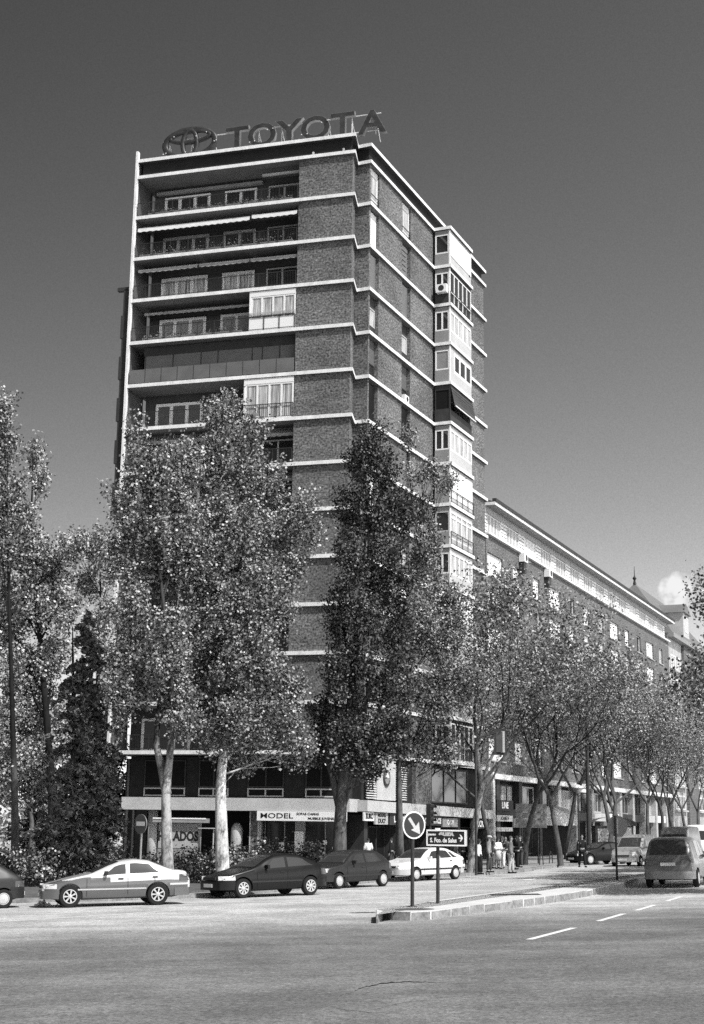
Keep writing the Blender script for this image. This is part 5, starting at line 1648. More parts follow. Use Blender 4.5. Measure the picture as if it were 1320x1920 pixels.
# white liftback
lift = Car(4.40, 1.71, [(0, .55), (.04, .70), (.18, .78), (.9, .88), (1.22, .93), (1.75, 1.26), (2.05, 1.37), (2.6, 1.415), (3.15, 1.37), (3.7, 1.18), (4.1, 1.0), (4.32, .96), (4.40, .7)],
           [(0, .62), (.5, .80), (1.3, .89), (2.7, .92), (4.0, .96), (4.40, .9)], [(0, .34), (.5, .22), (4.0, .24), (4.40, .40)], plan_for(4.40), wheels=(.84, 3.50), r=.29)
build_car('liftback_car', 'white five-door liftback with a dark side strip, parked nearest the waiting pedestrians', 'car', (783, 1653.5), (847, 1648), lift, P_WHITE,
          [(1.55, 2.38, 2.0, 2.38, .08, .92), (2.5, 3.28, 2.5, 3.0, .08, .92), (3.36, 3.75, 3.1, 3.3, .1, .85)], (1.28, 2.0), (3.2, 4.05), 1, 'disc', yaw=R(226), scale=1.02, opts=dict(
          strips=[(.9, 4.35, .46, .53, M_TRIM)], seams=[1.35, 2.44, 3.3], handles=[2.25, 3.18], headlight=(.02, .2, .62, .76), bumper_mat=M_LGREY, fbumper=(.28, .52)))
# tail of a dark hatchback at the left edge (its tail points at the saloon)
small = Car(3.75, 1.62, [(0, .5), (.04, .66), (.2, .74), (.7, .86), (1.0, .93), (1.5, 1.26), (1.85, 1.37), (2.3, 1.40), (2.95, 1.34), (3.3, 1.14), (3.62, .90), (3.72, .84), (3.75, .6)],
            [(0, .62), (.5, .78), (1.2, .87), (2.6, .90), (3.3, .92), (3.75, .85)], [(0, .32), (.5, .21), (3.4, .23), (3.75, .36)], plan_for(3.75), wheels=(.7, 3.1), r=.28)
build_car('hatchback_car', 'dark small hatchback cut off by the left edge, showing its tail and white number plate', 'car', (-150, 1708), (8, 1703), small, P_DARK,
          [(1.3, 2.15, 1.7, 2.1, .08, .92), (2.25, 2.95, 2.2, 2.75, .1, .92)], (1.06, 1.75), (2.98, 3.52), 1, 'disc', opts=dict(seams=[2.2], handles=[2.05], rplate=.42, taillight=(3.45, 3.74, .62, .80), bumper_mat=P_DARK, strips=[(.3, 3.3, .42, .48, M_TRIM)]))

# moving and waiting traffic in the shopping street
YS = math.atan2(.914, .405)
mini = Car(4.6, 1.83, [(0, .6), (.05, .74), (.3, .84), (.8, .98), (1.1, 1.06), (1.8, 1.52), (2.2, 1.66), (2.8, 1.72), (3.9, 1.70), (4.2, 1.62), (4.42, 1.2), (4.54, .98), (4.6, .7)],
           [(0, .66), (.5, .84), (1.2, .95), (3, 1.0), (4.2, 1.02), (4.6, .9)], [(0, .32), (.5, .22), (4.1, .25), (4.6, .34)], plan_for(4.6)[:-2] + [(4.35, .95), (4.6, .90)], .24, wheels=(.9, 3.7), r=.31)
build_car('people_carrier', 'silver grey people carrier driving away, seen from behind at the right edge', 'minivan', None, None, mini, paint('grey metallic paint', .17, .35, .3),
          [(1.5, 2.4, 2.05, 2.4, .08, .93), (2.5, 3.4, 2.5, 3.38, .08, .93), (3.5, 4.2, 3.48, 4.1, .08, .9)], (1.2, 2.1), (4.17, 4.47), 1, 'disc', 'vehicles in the shopping street', opts=dict(
          taillight=(4.3, 4.58, .70, .98), rplate=.80, bumper_mat=P_GREYC, seams=[1.35, 2.45, 3.45], wiper=True, rbumper=(.30, .56)), yaw=YS + .05, loc=(12.5, 54.7), scale=1.04)
van = Car(5.0, 1.95, [(0, .7), (.06, .95), (.3, 1.05), (.7, 1.15), (.95, 1.25), (1.5, 1.85), (1.7, 2.25), (2.0, 2.42), (3.2, 2.45), (4.8, 2.42), (4.95, 2.3), (5.0, 1.0)],
          [(0, .8), (.5, 1.05), (1.2, 1.2), (3, 1.25), (4.2, 1.25), (5.0, 1.2)], [(0, .34), (.5, .26), (4.5, .28), (5.0, .36)], [(0, .78), (.15, .88), (.5, .97), (1.0, 1), (4.6, 1), (5.0, .95)], .09, wheels=(.9, 3.8), r=.33)
def traffic(px, py, dz, c): 
    p = gp(px, py); return (p.x, p.y)
p_ = gp(1262, 1627); 
build_car('delivery_van', 'grey high-roofed van waiting behind the people carrier, windscreen towards the camera', 'van', None, None, van, P_GREYC,
          [(1.15, 1.75, 1.5, 1.75, .06, .55), (1.9, 2.7, 1.9, 2.7, .1, .6)], (.98, 1.56), (4.955, 4.99), 1, 'disc', 'vehicles in the shopping street', opts=dict(headlight=(.03, .3, .72, .92), bumper_mat=M_TRIM, seams=[1.85], taillight=(4.8, 4.98, .8, 1.2)), yaw=YS + math.pi - .06, loc=(p_.x + 1.2, p_.y + 3.6), scale=.92)
p_ = gp(1300, 1612)
build_car('delivery_van', 'white van roof showing behind the grey high-roofed van', 'van', None, None, van, P_WHITE,
          [(1.15, 1.75, 1.5, 1.75, .06, .55)], (.98, 1.56), (4.955, 4.99), 1, 'disc', 'vehicles in the shopping street', opts=dict(headlight=(.03, .3, .72, .92), seams=[1.85], taillight=(4.8, 4.98, .8, 1.2)), yaw=YS + math.pi, loc=(p_.x + 2.6, p_.y + 8.5))
pick = Car(4.2, 1.75, [(0, .6), (.05, .78), (.3, .88), (.9, 1.0), (1.2, 1.06), (1.7, 1.5), (1.95, 1.72), (2.3, 1.82), (3.9, 1.84), (4.12, 1.75), (4.2, 1.0)],
           [(0, .7), (.5, .88), (1.2, .98), (3, 1.02), (4.2, 1.0)], [(0, .32), (.5, .23), (3.8, .25), (4.2, .36)], [(0, .72), (.15, .84), (.45, .95), (1.0, 1), (3.9, 1), (4.2, .95)], .16, wheels=(.8, 3.4), r=.29)
p_ = gp(1190, 1625)
build_car('small_van', 'pale small van with dark windscreen facing the camera beside the dark parked car', 'van', None, None, pick, P_LIGHT,
          [(1.5, 2.1, 1.85, 2.1, .06, .85)], (1.25, 1.86), (4.14, 4.19), 1, 'disc', 'vehicles in the shopping street', opts=dict(headlight=(.03, .3, .66, .82), seams=[2.2], taillight=(4.0, 4.18, .8, 1.1), bumper_mat=P_LIGHT), yaw=YS + math.pi - .1, loc=(p_.x + .4, p_.y + 2.1))
p_ = gp(1100, 1622)
build_car('saloon_car', 'black saloon turning at the crossing behind the dark walking figure', 'car', None, None, sedan, P_BLACK,
          [(1.72, 2.52, 2.17, 2.52, .08, .93), (2.64, 3.62, 2.64, 3.25, .08, .93)], (1.5, 2.3), (3.3, 3.93), 1, 'disc', 'vehicles in the shopping street', opts=dict(seams=[1.32, 2.58, 3.42], bumper_mat=P_BLACK), yaw=YS + math.pi - .62, loc=(p_.x + 1.1, p_.y + 1.6))
# cars glimpsed under the trees on the far left
for i, (px, py, pm, Y, yw, lb) in enumerate(((8, 1580, P_LIGHT, 120, .2, 'pale car glimpsed under the trees at the far left'), (30, 1590, P_LIGHT, 105, 2.9, 'pale car nearer the camera in the far left parking row, by the thin trunk'), (-6, 1602, P_GREYC, 96, .1, 'grey car lowest of those glimpsed at the far left edge'))):
    q = pt(px, py, Y)
    build_car('parked_car', lb, 'car', None, None, boxy, pm, [(1.36, 2.2, 1.76, 2.2, .08, .92), (2.3, 3.2, 2.3, 2.95, .1, .92)], (1.14, 1.82), (3.12, 3.75), 1, 'disc', 'cars glimpsed on the far left', opts=dict(seams=[1.18, 2.25]), yaw=yw, loc=(q.x, Y))
# ================================================================ signs and street furniture
M_SIGNRED = mat('weathered red sign face', .10, .45, .4, noise=[3], amt=.12)
M_SIGNBLUE = mat('blue sign face', .022, .35, .45)
M_SIGNBACK = mat('bare aluminium sign back', .20, .5, .4, .3, noise=[2], amt=.2)
M_POLE = mat('dark painted pole', .035, .5, .35, noise=[5], amt=.3)
M_REFL = mat('white sign sheeting', .82, .5, .3)
M_ARROW = mat('grey white arrow sheeting', .50, .5, .3, noise=[8], amt=.15)

class Local:
    """plane frame at a point, facing the yaw direction (degrees clockwise from straight down the street)"""
    def __init__(s, pos, face_deg):
        a = R(face_deg); s.n = Vector((math.sin(a), math.cos(a), 0)); s.r = Vector((-s.n.y, s.n.x, 0)); s.o = Vector(pos); s.u = Vector((0, 0, 1))
    def __call__(s, x, y, d=0.0): return tuple(s.o + s.r * x + s.u * y + s.n * d)
    def disc(s, mb, r, d0, d1, n=36, cx=0, cy=0):
        return mb.add([s(cx + r * math.cos(t), cy + r * math.sin(t), d0) for t in [2 * math.pi * k / n for k in range(n)]] + [s(cx + r * math.cos(t), cy + r * math.sin(t), d1) for t in [2 * math.pi * k / n for k in range(n)]],
                      [tuple(range(n - 1, -1, -1)), tuple(range(n, 2 * n))] + [(k, (k + 1) % n, n + (k + 1) % n, n + k) for k in range(n)])
    def box(s, mb, x0, x1, y0, y1, d0, d1):
        return mb.hexa([s(x0, y0, d1), s(x1, y0, d1), s(x1, y0, d0), s(x0, y0, d0), s(x0, y1, d1), s(x1, y1, d1), s(x1, y1, d0), s(x0, y1, d0)])
    def poly(s, mb, P, d0, d1):
        n = len(P)
        return mb.add([s(x, y, d0) for x, y in P] + [s(x, y, d1) for x, y in P], [tuple(range(n - 1, -1, -1)), tuple(range(n, 2 * n))] + [(k, (k + 1) % n, n + (k + 1) % n, n + k) for k in range(n)])
    def mtx(s, x, y, d): return sign_matrix(s(x, y, d), s.r, s.n)

# round blue sign with an arrow, on the island tip
b = gp(773, 1700, .20); t = thing('round_arrow_sign', 'round dark sign with white rim and diagonal arrow on the island tip', 'road sign', b)
zc = pt(773, 1547, b.y).z
MB().cyl(b, (b.x, b.y, zc + .2), .05, 12).build('post', M_POLE, t, smooth=False)
MB().lathe([(.13, 0), (.12, .015), (.06, .02)], b, 16).build('base_plate', M_IRON, t)
P_ = Local((b.x, b.y, zc), 180 - 31); P_.o = P_.o + P_.n * .07
q = MB(); P_.disc(q, .355, -.015, .0); f = q.build('sign_plate', M_REFL, t)
q = MB(); P_.disc(q, .315, .001, .006); q.build('sign_face', M_SIGNBLUE, f)
a = [(-.235, .245), (-.155, .295), (.09, -.01), (.205, .075), (.27, -.285), (-.09, -.16), (.015, -.075)]
a = [(-.25, .20), (-.165, .265), (.065, -.035), (.19, .11), (.24, -.30), (-.13, -.16), (-.01, -.105)]
a = [(x * .78, y * .78) for x, y in a]
q = MB(); P_.poly(q, a, .0065, .010); q.build('arrow', M_ARROW, f)
q = MB(); P_.box(q, -.12, .12, -.1, -.06, -.05, -.016); P_.box(q, -.12, .12, .06, .1, -.05, -.016); q.build('clamp', M_STEEL, t)

# street name sign
b = gp(821, 1694, .20); zc = pt(838, 1571, b.y).z
t = thing('street_name_sign', 'lit-box street name sign with a white frame and right-pointing arrow on a dark post', 'street sign', b)
MB().cyl(b, (b.x, b.y, zc + .02), .05, 12).build('post', M_POLE, t)
P_ = Local((b.x, b.y, zc), 180 + 14); P_.r = P_.r * .80; P_.u = P_.u * .90
w, h = .60, .235
q = MB(); P_.box(q, -.36, .98, -h, h, -.13, .13); bx_ = q.build('sign_box', M_LGREY, t)
q = MB(); P_.box(q, -.36, .98, h - .04, h + .004, .131, .15); P_.box(q, -.36, .98, -h - .004, -h + .04, .131, .15); P_.box(q, -.364, -.32, -h + .041, h - .041, .131, .15); P_.box(q, .94, .984, -h + .041, h - .041, .131, .15); q.build('sign_border', M_REFL, bx_)
q = MB(); P_.box(q, -.318, .938, -h + .042, h - .042, .131, .138); q.build('sign_face', M_BLACK, bx_)
text_obj('sign_lettering', 'S. Fco. de Sales', .165, M_REFL, bx_, P_.mtx(.22, -.075, .142), .002, .005, .72)
text_obj('sign_lettering', 'paseo', .09, M_REFL, bx_, P_.mtx(-.17, .10, .142), .002, .003, 1.0)
text_obj('sign_lettering', 'GUZ\u00c1', .11, M_ARROW, bx_, P_.mtx(.32, .105, .142), .002, .012, 1.3)
q = MB(); P_.poly(q, [(.74, -.02), (.74, .02), (.83, .02), (.78, .1), (.82, .1), (.895, 0), (.82, -.1), (.78, -.1), (.83, -.02)], .139, .144); q.build('arrow', M_REFL, bx_)
q = MB(); P_.box(q, -.07, .07, h + .005, h + .05, -.05, .1); q.build('lamp_cap', M_REFL, t)

# no entry sign behind the saloon
Yn = 52.5
zc_ = pt(266, 1545, Yn); b = Vector((zc_.x + .0, Yn, gz(zc_.x, Yn) + .2))
t = thing('no_entry_sign', 'grey no-entry disc with a white bar on a pale post behind the silver saloon', 'road sign', b)
MB().cyl(b, (b.x, b.y, zc_.z + .1), .04, 10).build('post', M_STEEL, t)
P_ = Local((b.x, b.y, zc_.z), 180 + 44); P_.o = P_.o + P_.n * .06
q = MB(); P_.disc(q, .35, -.03, 0); f = q.build('sign_plate', M_STEEL, t)
q = MB(); P_.disc(q, .34, .001, .004); q.build('sign_face', M_SIGNRED, f)
q = MB(); P_.box(q, -.24, .24, -.065, .085, .005, .009); q.build('white_bar', M_REFL, f)

# sign seen from behind at the far end of the island
b = gp(1157, 1650, .20); c = pt(1158, 1549, b.y)
t = thing('round_road_sign', 'bare grey back of a round road sign at the far island end', 'road sign', b)
MB().cyl(b, (b.x, b.y, c.z + .4), .045, 10).build('post', M_POLE, t)
P_ = Local((c.x, b.y, c.z), 180); 
q = MB(); P_.disc(q, .40, -.09, -.07); q.build('sign_plate', M_SIGNBACK, t)
q = MB(); P_.box(q, -.03, .03, -.3, .3, -.068, -.05); q.build('rail', M_STEEL, t)

# direction panel
Yd = 91.0; c = pt(996, 1529, Yd)
t = thing('direction_panel', 'grey three-part direction panel seen from behind the forked plane tree', 'road sign', (c.x, Yd, gz(c.x, Yd) + .13))
P_ = Local((c.x, Yd, c.z), 180)
for y0, y1 in ((.22, .72), (-.2, .185), (-.76, -.235)):
    q = MB(); P_.box(q, -.98, .98, y0, y1, -.03, .03); q.build('panel', M_SIGNBACK, t)
q = MB()
for x in (-.8, -.2, .1, .35, .75): P_.box(q, x, x + .14, -.232, -.203, -.02, .02); P_.box(q, x, x + .14, .188, .218, -.02, .02)
q.build('spacer', M_IRON, t)
for x in (-.6, .42):
    MB().cyl(P_(x, .7, -.07), P_(x, gz(c.x, Yd) + .13 - c.z, -.07), .05, 8).build('post', M_POLE, t)

# traffic lights
def signal_head(parent, pos, face, n=3, m=M_POLE):
    P_ = Local(pos, face)
    q = MB(); P_.box(q, -.16, .16, -.48, .48, -.12, .12); h = q.build('signal_head', m, parent)
    for k in range(n):
        q = MB(); P_.disc(q, .11, .121, .13, 16, 0, .31 - k * .31); q.build('lens', M_HUBD, h)
        v = MB(); pts_ = [P_(.13 * math.cos(a), .31 - k * .31 + .13 * math.sin(a), .122) for a in np.linspace(0, math.pi, 9)]; pts2 = [P_(.13 * math.cos(a), .31 - k * .31 + .13 * math.sin(a), .30) for a in np.linspace(0, math.pi, 9)]
        v.grid([pts_, pts2]); v.build('visor', m, h)
    return h
b = gp(806, 1642, .13); c = pt(806, 1527, b.y)
t = thing('traffic_light', 'black traffic signal on a post behind the white liftback, above its windscreen', 'traffic light', b)
MB().cyl(b, (b.x, b.y, c.z - .4), .055, 10).build('post', M_POLE, t)
signal_head(t, (b.x, b.y, c.z), 120)
b = gp(893, 1641, .13); c = pt(938, 1391, b.y); k1 = pt(893, 1379, b.y)
t = thing('traffic_light', 'overhead traffic signal hung from a long arm among the plane leaves', 'traffic light', b)
MB().tube([b, (b.x, b.y, k1.z - .6), (b.x + .12, b.y, k1.z - .1), (b.x + .5, b.y, k1.z), (c.x + .1, b.y, k1.z + .22)], [.06, .05, .045, .04, .035], 8).build('mast', M_POLE, t)
h = signal_head(t, (c.x, b.y, c.z), 30, 3, M_SIGNBACK)
P_ = Local((c.x, b.y, c.z), 180)
q = MB(); P_.box(q, -.3, .3, -.62, .62, -.015, .015); q.build('backing_board', M_POLE, t)
q = MB(); P_.box(q, .02, .2, -.5, .5, .02, .14); q.build('signal_case', M_LGREY, t)
# lamp posts
def lamp_post(px, py_base, Y, H, label, r=.09, arm=1.6):
    b = pt(px, py_base, Y); b.z = gz(b.x, b.y) + .1
    t = thing('lamp_post', label, 'street lamp', b, group='lamp posts')
    MB().tube([b, b + Vector((0, 0, .9)), b + Vector((0, 0, .95)), b + Vector((0, 0, H * .9)), b + Vector((.15, -.2, H * .97)), b + Vector((.5, -arm, H))], [r * 1.6, r * 1.5, r, r * .7, r * .6, r * .5], 9).build('post', M_POLE, t)
    e = b + Vector((.5, -arm, H))
    MB().hexa([tuple(e + Vector(v)) for v in ((-.14, -.75, -.06), (.14, -.75, -.06), (.17, 0, -.1), (-.17, 0, -.1), (-.1, -.7, .05), (.1, -.7, .05), (.12, 0, .08), (-.12, 0, .08))]).build('lamp_head', M_STEEL, t)
lamp_post(745, 1640, 71, 9.5, 'dark lamp post rising behind the round arrow sign', .10)
lamp_post(1105, 1600, 97, 10.5, 'thick dark lamp post right of the forked plane tree', .15)
# pair of globe lanterns on a short standard
b = pt(1086, 1600, 101); b.z = gz(b.x, b.y) + .1; zl_ = pt(1086, 1486, 101).z
t = thing('street_lantern', 'twin-armed street lantern with pale hoods, between the round awning and the lamp post', 'street lamp', b)
MB().cyl(b, (b.x, b.y, zl_), .06, 8).build('post', M_POLE, t)
for dx, dz in ((0, .25), (.42, -.05)):
    MB().tube([(b.x, b.y, zl_ - .3), (b.x + dx * .6, b.y, zl_ - .1 + dz * .3), (b.x + dx, b.y, zl_ + dz)], .03, 5).build('arm', M_POLE, t)
    MB().lathe([(.02, .30), (.16, .27), (.30, .10), (.31, .06), (.22, .04)], (b.x + dx, b.y, zl_ + dz), 14).build('hood', M_WHITEP, t)
    MB().lathe([(.2, .04), (.23, -.1), (.15, -.3), (.05, -.36)], (b.x + dx, b.y, zl_ + dz), 14).build('globe', M_GREY, t)

# ice cream kiosk in the porch (its panel reads HELADOS, the first letters behind the trunk)
Yk = 77.5; c = pt(334, 1568, Yk); zg = gz(c.x, Yk) + .14
t = thing('ice_cream_kiosk', 'small grey ice cream kiosk with black lettering, partly behind the forked poplar trunk', 'kiosk', (c.x, Yk, zg))
P_ = Local((c.x, Yk, c.z), 180)
q = MB(); P_.box(q, -1.08, 1.08, zg - c.z, .72, -1.6, 0); q.build('cabin', M_GREY, t)
q = MB(); P_.box(q, -1.05, 1.05, -.62, .68, .002, .03); pn = q.build('sign_panel', mat('grey kiosk panel', .34, .6, .3, noise=[1.5], amt=.1), t)
text_obj('sign_lettering', 'HELADOS', .66, M_BLACK, pn, P_.mtx(.0, -.02, .034), .003, .03, .74)
q = MB(); P_.box(q, -1.35, 1.5, .72, .95, -1.7, .35); q.build('roof', M_GREY, t)
q = MB(); P_.box(q, -1.35, 1.5, .90, .97, .352, .38); q.build('roof_edge', M_WHITEP, t)
q = MB(); P_.box(q, 1.1, 2.3, .42, .46, -.6, .5); q.build('counter_flap', M_LGREY, t)
q = MB(); P_.box(q, 1.9, 1.96, zg - c.z, .41, .3, .36); q.build('flap_prop', M_LGREY, t)
# newspaper kiosk with barrel roof
Yn_ = 104; c = pt(1152, 1566, Yn_); zg = gz(c.x, Yn_) + .13
t = thing('newspaper_kiosk', 'dark newspaper kiosk with a curved roof between the plane trunks', 'kiosk', (c.x, Yn_, zg))
P_ = Local((c.x, Yn_, zg), 180)
q = MB(); P_.box(q, -1.35, 1.35, 0, 2.3, -1.8, 0); q.build('cabin', M_DARKP, t)
rows = []
for i in range(9):
    a = math.pi * i / 8
    rows.append([P_(-1.6 * math.cos(a), 2.3 + .62 * math.sin(a) ** .8, d) for d in (-2.1, -1, .35)])
q = MB(); q.grid(rows); q.build('curved_roof', M_GREY, t, smooth=True)
for x in (-1.2, -.3): 
    q = MB(); P_.box(q, x, x + .8, .5, 2.1, .005, .04); q.build('magazine_rack', mat('mixed covers', .3, .6, .3, noise=[7], amt=.9), t)
q = MB(); P_.box(q, .65, 1.25, .3, 2.2, .005, .03); q.build('poster', M_LGREY, t)
# hoop barriers along the pavement edge
for i, (px, py) in enumerate(((1012, 1622), (1030, 1619), (1048, 1616))):
    b = gp(px, py, .13)
    t = thing('hoop_barrier', 'low dark hoop barrier on the pavement edge between the two forked plane trees', 'barrier', b, group='hoop barriers by the plane trees')
    e = u * .75
    MB().tube([b, b + Vector((e.x * .1, e.y * .1, .55)), b + Vector((e.x * .5, e.y * .5, .72)), b + Vector((e.x * .9, e.y * .9, .55)), b + Vector((e.x, e.y, 0))], .03, 6).build('hoop', M_POLE, t)
    MB().tube([b + Vector((e.x * .08, e.y * .08, .35)), b + Vector((e.x * .92, e.y * .92, .35))], .02, 5).build('rail', M_POLE, t)
# dark rectangle and iron ring on the island and a crumpled sheet under the saloon's nose
def ground_disc(name, label, cat, px, py, r, m, dz=.206, sq=None):
    b = gp(px, py, .20); mb = MB()
    if sq:
        P = [b + Vector((x * sq[0], y * sq[1], 0)) for x, y in ((-1, -1), (1, -1), (1, 1), (-1, 1))]
    else: P = [b + Vector((r * math.cos(a), r * math.sin(a), 0)) for a in np.linspace(0, 6.283, 25)[:-1]]
    mb.prism([(p.x, p.y) for p in P], lambda x, y: gz(x, y) + .12, lambda x, y: gz(x, y) + dz)
    return tag(mb.build(name, m, None, origin=b), label, cat)
ground_disc('dark_plate', 'flat dark rectangle on the pale island top', 'cover', 966, 1677.5, .4, M_IRON, sq=(.75, .45))
ground_disc('manhole_cover', 'flat iron ring at the foot of the round arrow sign', 'cover', 777, 1705, .5, mat('worn iron', .10, .7, .3, noise=[4], amt=.7), dz=.204)
rg = np.random.default_rng(4); b = gp(87, 1699); mb = MB()
rows = [[tuple(b + Vector((i * .11 - .4, j * .12 - .2, max(.004, .09 + .09 * rg.normal() - .05 * abs(i - 3))))) for i in range(8)] for j in range(4)]
mb.grid(rows); tag(mb.build('crumpled_paper', M_WHITEP, None, origin=b), 'crumpled pale sheet lying on the road under the nose of the silver saloon', 'litter')
# ================================================================ people
M_SKIN = mat('skin', .34, .6, .3)
CL = {k: mat('cloth ' + k, v, .9, .1, noise=[6], amt=.15) for k, v in dict(black=.022, dark=.07, grey=.30, mid=.2, light=.55, white=.85, denim=.45).items()}
HAIR = {k: mat(k + ' hair', v, .7, .3) for k, v in dict(dark=.02, brown=.07, white=.68, grey=.35).items()}

def skin_mesh(verts, edges, root, name, m, parent, sub=1):
    """verts: {key: (x, y, z, radius)}; grows one continuous surface"""
    bm = bmesh.new(); lay = bm.verts.layers.skin.verify(); vv = {}
    for k, (x, y, z, r) in verts.items():
        v = bm.verts.new((x, y, z)); vv[k] = v
        v[lay].radius = (r, r) if not hasattr(r, '__len__') else r
    vv[root][lay].use_root = True
    for a, b_ in edges: bm.edges.new((vv[a], vv[b_]))
    me = bpy.data.meshes.new(name); bm.to_mesh(me); bm.free()
    o = bpy.data.objects.new(name, me); C.objects.link(o)
    md = o.modifiers.new('skin', 'SKIN'); md.use_smooth_shade = True
    if sub: s_ = o.modifiers.new('sub', 'SUBSURF'); s_.levels = sub; s_.render_levels = sub
    bpy.context.view_layer.update()
    me2 = bpy.data.meshes.new_from_object(o.evaluated_get(bpy.context.evaluated_depsgraph_get()))
    o.modifiers.clear(); o.data = me2
    me2.materials.clear(); me2.materials.append(m)
    me2.polygons.foreach_set('use_smooth', [True] * len(me2.polygons))
    o.parent = parent
    return o

def person(label, px, py, H, yaw, top, bottom, hair, arms=((.02, .05, -.27), (.10, .03, -.25)), arms2=None, stride=.06, skirt=None, hairstyle='short', sleeves=True, hat=None, turn=0, at=None, group='people waiting at the crossing', bag=None):
    b = gp(px, py, .0) if at is None else Vector(at)
    b.z = gz(b.x, b.y) + (.135 if at is None or len(at) < 4 else 0)
    t = thing('person', label, 'person', b, R(yaw), group)
    k = H / 1.74
    V, E = {}, []
    def v(key, x, y, z, r): V[key] = (x * k, y * k, z * k, (r[0] * k, r[1] * k) if hasattr(r, '__len__') else r * k)
    v('pel', 0, 0, .95, (.13, .10)); v('sp', .0, 0, 1.12, (.125, .095)); v('ch', .01, 0, 1.30, (.16, .12)); v('nl', 0, 0, 1.445, .062); v('nk', .012, 0, 1.51, .05)
    v('h0', .03, 0, 1.565, (.062, .066)); v('h1', .02, 0, 1.635, (.076, .088)); v('h2', .005, 0, 1.705, (.06, .07))
    E += [('pel', 'sp'), ('sp', 'ch'), ('ch', 'nl'), ('nl', 'nk'), ('nk', 'h0'), ('h0', 'h1'), ('h1', 'h2')]
    for i, sg in enumerate((1, -1)):
        S = 'L' if sg > 0 else 'R'
        el, wr = (arms if sg > 0 or arms2 is None else arms2)
        sx, sy, sz = .0, sg * .175, 1.405
        ex, ey, ez = sx + el[0], sy + sg * el[1], sz + el[2]
        wx, wy, wz = ex + wr[0], ey + sg * wr[1], ez + wr[2]
        v('s' + S, sx, sy, sz, .06); v('e' + S, ex, ey, ez, .045); v('w' + S, wx, wy, wz, .03)
        d = Vector((wr[0], sg * wr[1], wr[2])).normalized()
        p = Vector((wx, wy, wz)) + d * .055
        v('p' + S, p.x, p.y, p.z, (.036, .02))
        E += [('ch', 's' + S), ('s' + S, 'e' + S), ('e' + S, 'w' + S), ('w' + S, 'p' + S)]
        sd = d.cross(Vector((0, sg, 0)));  sd = sd.normalized() if sd.length > .1 else Vector((1, 0, 0))
        cu = Vector((0, -sg, 0))
        for f_, (off, ln) in enumerate(((.03, .075), (.01, .085), (-.01, .08), (-.03, .06))):
            a = p + sd * off + d * .035; c_ = a + d * ln * .55 + cu * .01; e_ = c_ + d * ln * .45 + cu * .025
            for q_, (pp, rr) in enumerate(((a, .010), (c_, .009), (e_, .008))): v(f'f{S}{f_}{q_}', pp.x, pp.y, pp.z, rr)
            E += [('p' + S, f'f{S}{f_}0'), (f'f{S}{f_}0', f'f{S}{f_}1'), (f'f{S}{f_}1', f'f{S}{f_}2')]
        a = p + sd * .045 - d * .02; c_ = a + sd * .02 + d * .03 + cu * .012
        v(f't{S}0', a.x, a.y, a.z, .011); v(f't{S}1', c_.x, c_.y, c_.z, .009); E += [('p' + S, f't{S}0'), (f't{S}0', f't{S}1')]
        fx = stride * sg
        v('hp' + S, 0, sg * .085, .88, .09); v('kn' + S, fx * .6 + .02, sg * .095, .50, .06); v('an' + S, fx, sg * .1, .095, .042); v('to' + S, fx + .15, sg * .115, .035, .034)
        E += [('pel', 'hp' + S), ('hp' + S, 'kn' + S), ('kn' + S, 'an' + S), ('an' + S, 'to' + S)]
    skin_mesh(V, E, 'pel', 'body', M_SKIN, t)
    def garment(keys, edges, grow, name, m, root):
        VV = {q: (V[q][0], V[q][1], V[q][2], tuple(r_ + grow * k for r_ in V[q][3]) if hasattr(V[q][3], '__len__') else V[q][3] + grow * k) for q in keys}
        return skin_mesh(VV, [e for e in edges if e[0] in VV and e[1] in VV], root, name, m, t)
    tk = ['pel', 'sp', 'ch', 'nl', 'sL', 'sR', 'eL', 'eR'] + (['wL', 'wR'] if sleeves else [])
    garment(tk, E, .042, 'jacket' if sleeves else 'shirt', top, 'ch')
    if skirt:
        MB().lathe([(.15 * k, 1.0 * k), (.19 * k, .85 * k), (skirt[0] * k, skirt[1] * k)], (0, 0, 0), 14).build('skirt', bottom, t, local=True, smooth=True)
    else:
        garment(['pel', 'hpL', 'hpR', 'knL', 'knR', 'anL', 'anR'], E, .034, 'trousers', bottom, 'pel')
    for S in 'LR':
        a, c_ = V['an' + S], V['to' + S]
        MB().tube([(a[0] - .05 * k, a[1], .045 * k), (a[0] + .06 * k, (a[1] + c_[1]) / 2, .05 * k), (c_[0] + .03 * k, c_[1], .035 * k)], [.045 * k, .05 * k, .03 * k], 7).build('shoe', CL['black'], t, local=True, smooth=True)
    # face and hair
    hx, hz = .02 * k, 1.635 * k
    MB().hexa([(hx + .075 * k, -.014 * k, hz - .035 * k), (hx + .105 * k, -.010 * k, hz - .035 * k), (hx + .105 * k, .010 * k, hz - .035 * k), (hx + .075 * k, .014 * k, hz - .035 * k), (hx + .078 * k, -.008 * k, hz + .025 * k), (hx + .086 * k, -.006 * k, hz + .025 * k), (hx + .086 * k, .006 * k, hz + .025 * k), (hx + .078 * k, .008 * k, hz + .025 * k)]).build('nose', M_SKIN, t, local=True)
    for sg in (1, -1):
        MB().lathe([(.001, -.006 * k), (.011 * k, 0), (.001, .006 * k)], (hx + .082 * k, sg * .03 * k, hz + .015 * k), 8).build('eye', M_BLACK, t, local=True)
        MB().lathe([(.004, -.03 * k), (.016 * k, 0), (.004, .03 * k)], (hx - .005 * k, sg * .085 * k, hz - .005 * k), 8).build('ear', M_SKIN, t, local=True)
    MB().box(hx + .070 * k, hx + .084 * k, -.022 * k, .022 * k, hz - .062 * k, hz - .054 * k).build('mouth', mat('lips', .16, .6, .3), t, local=True)
    rows = []
    low = -.02 if hairstyle == 'short' else -.17
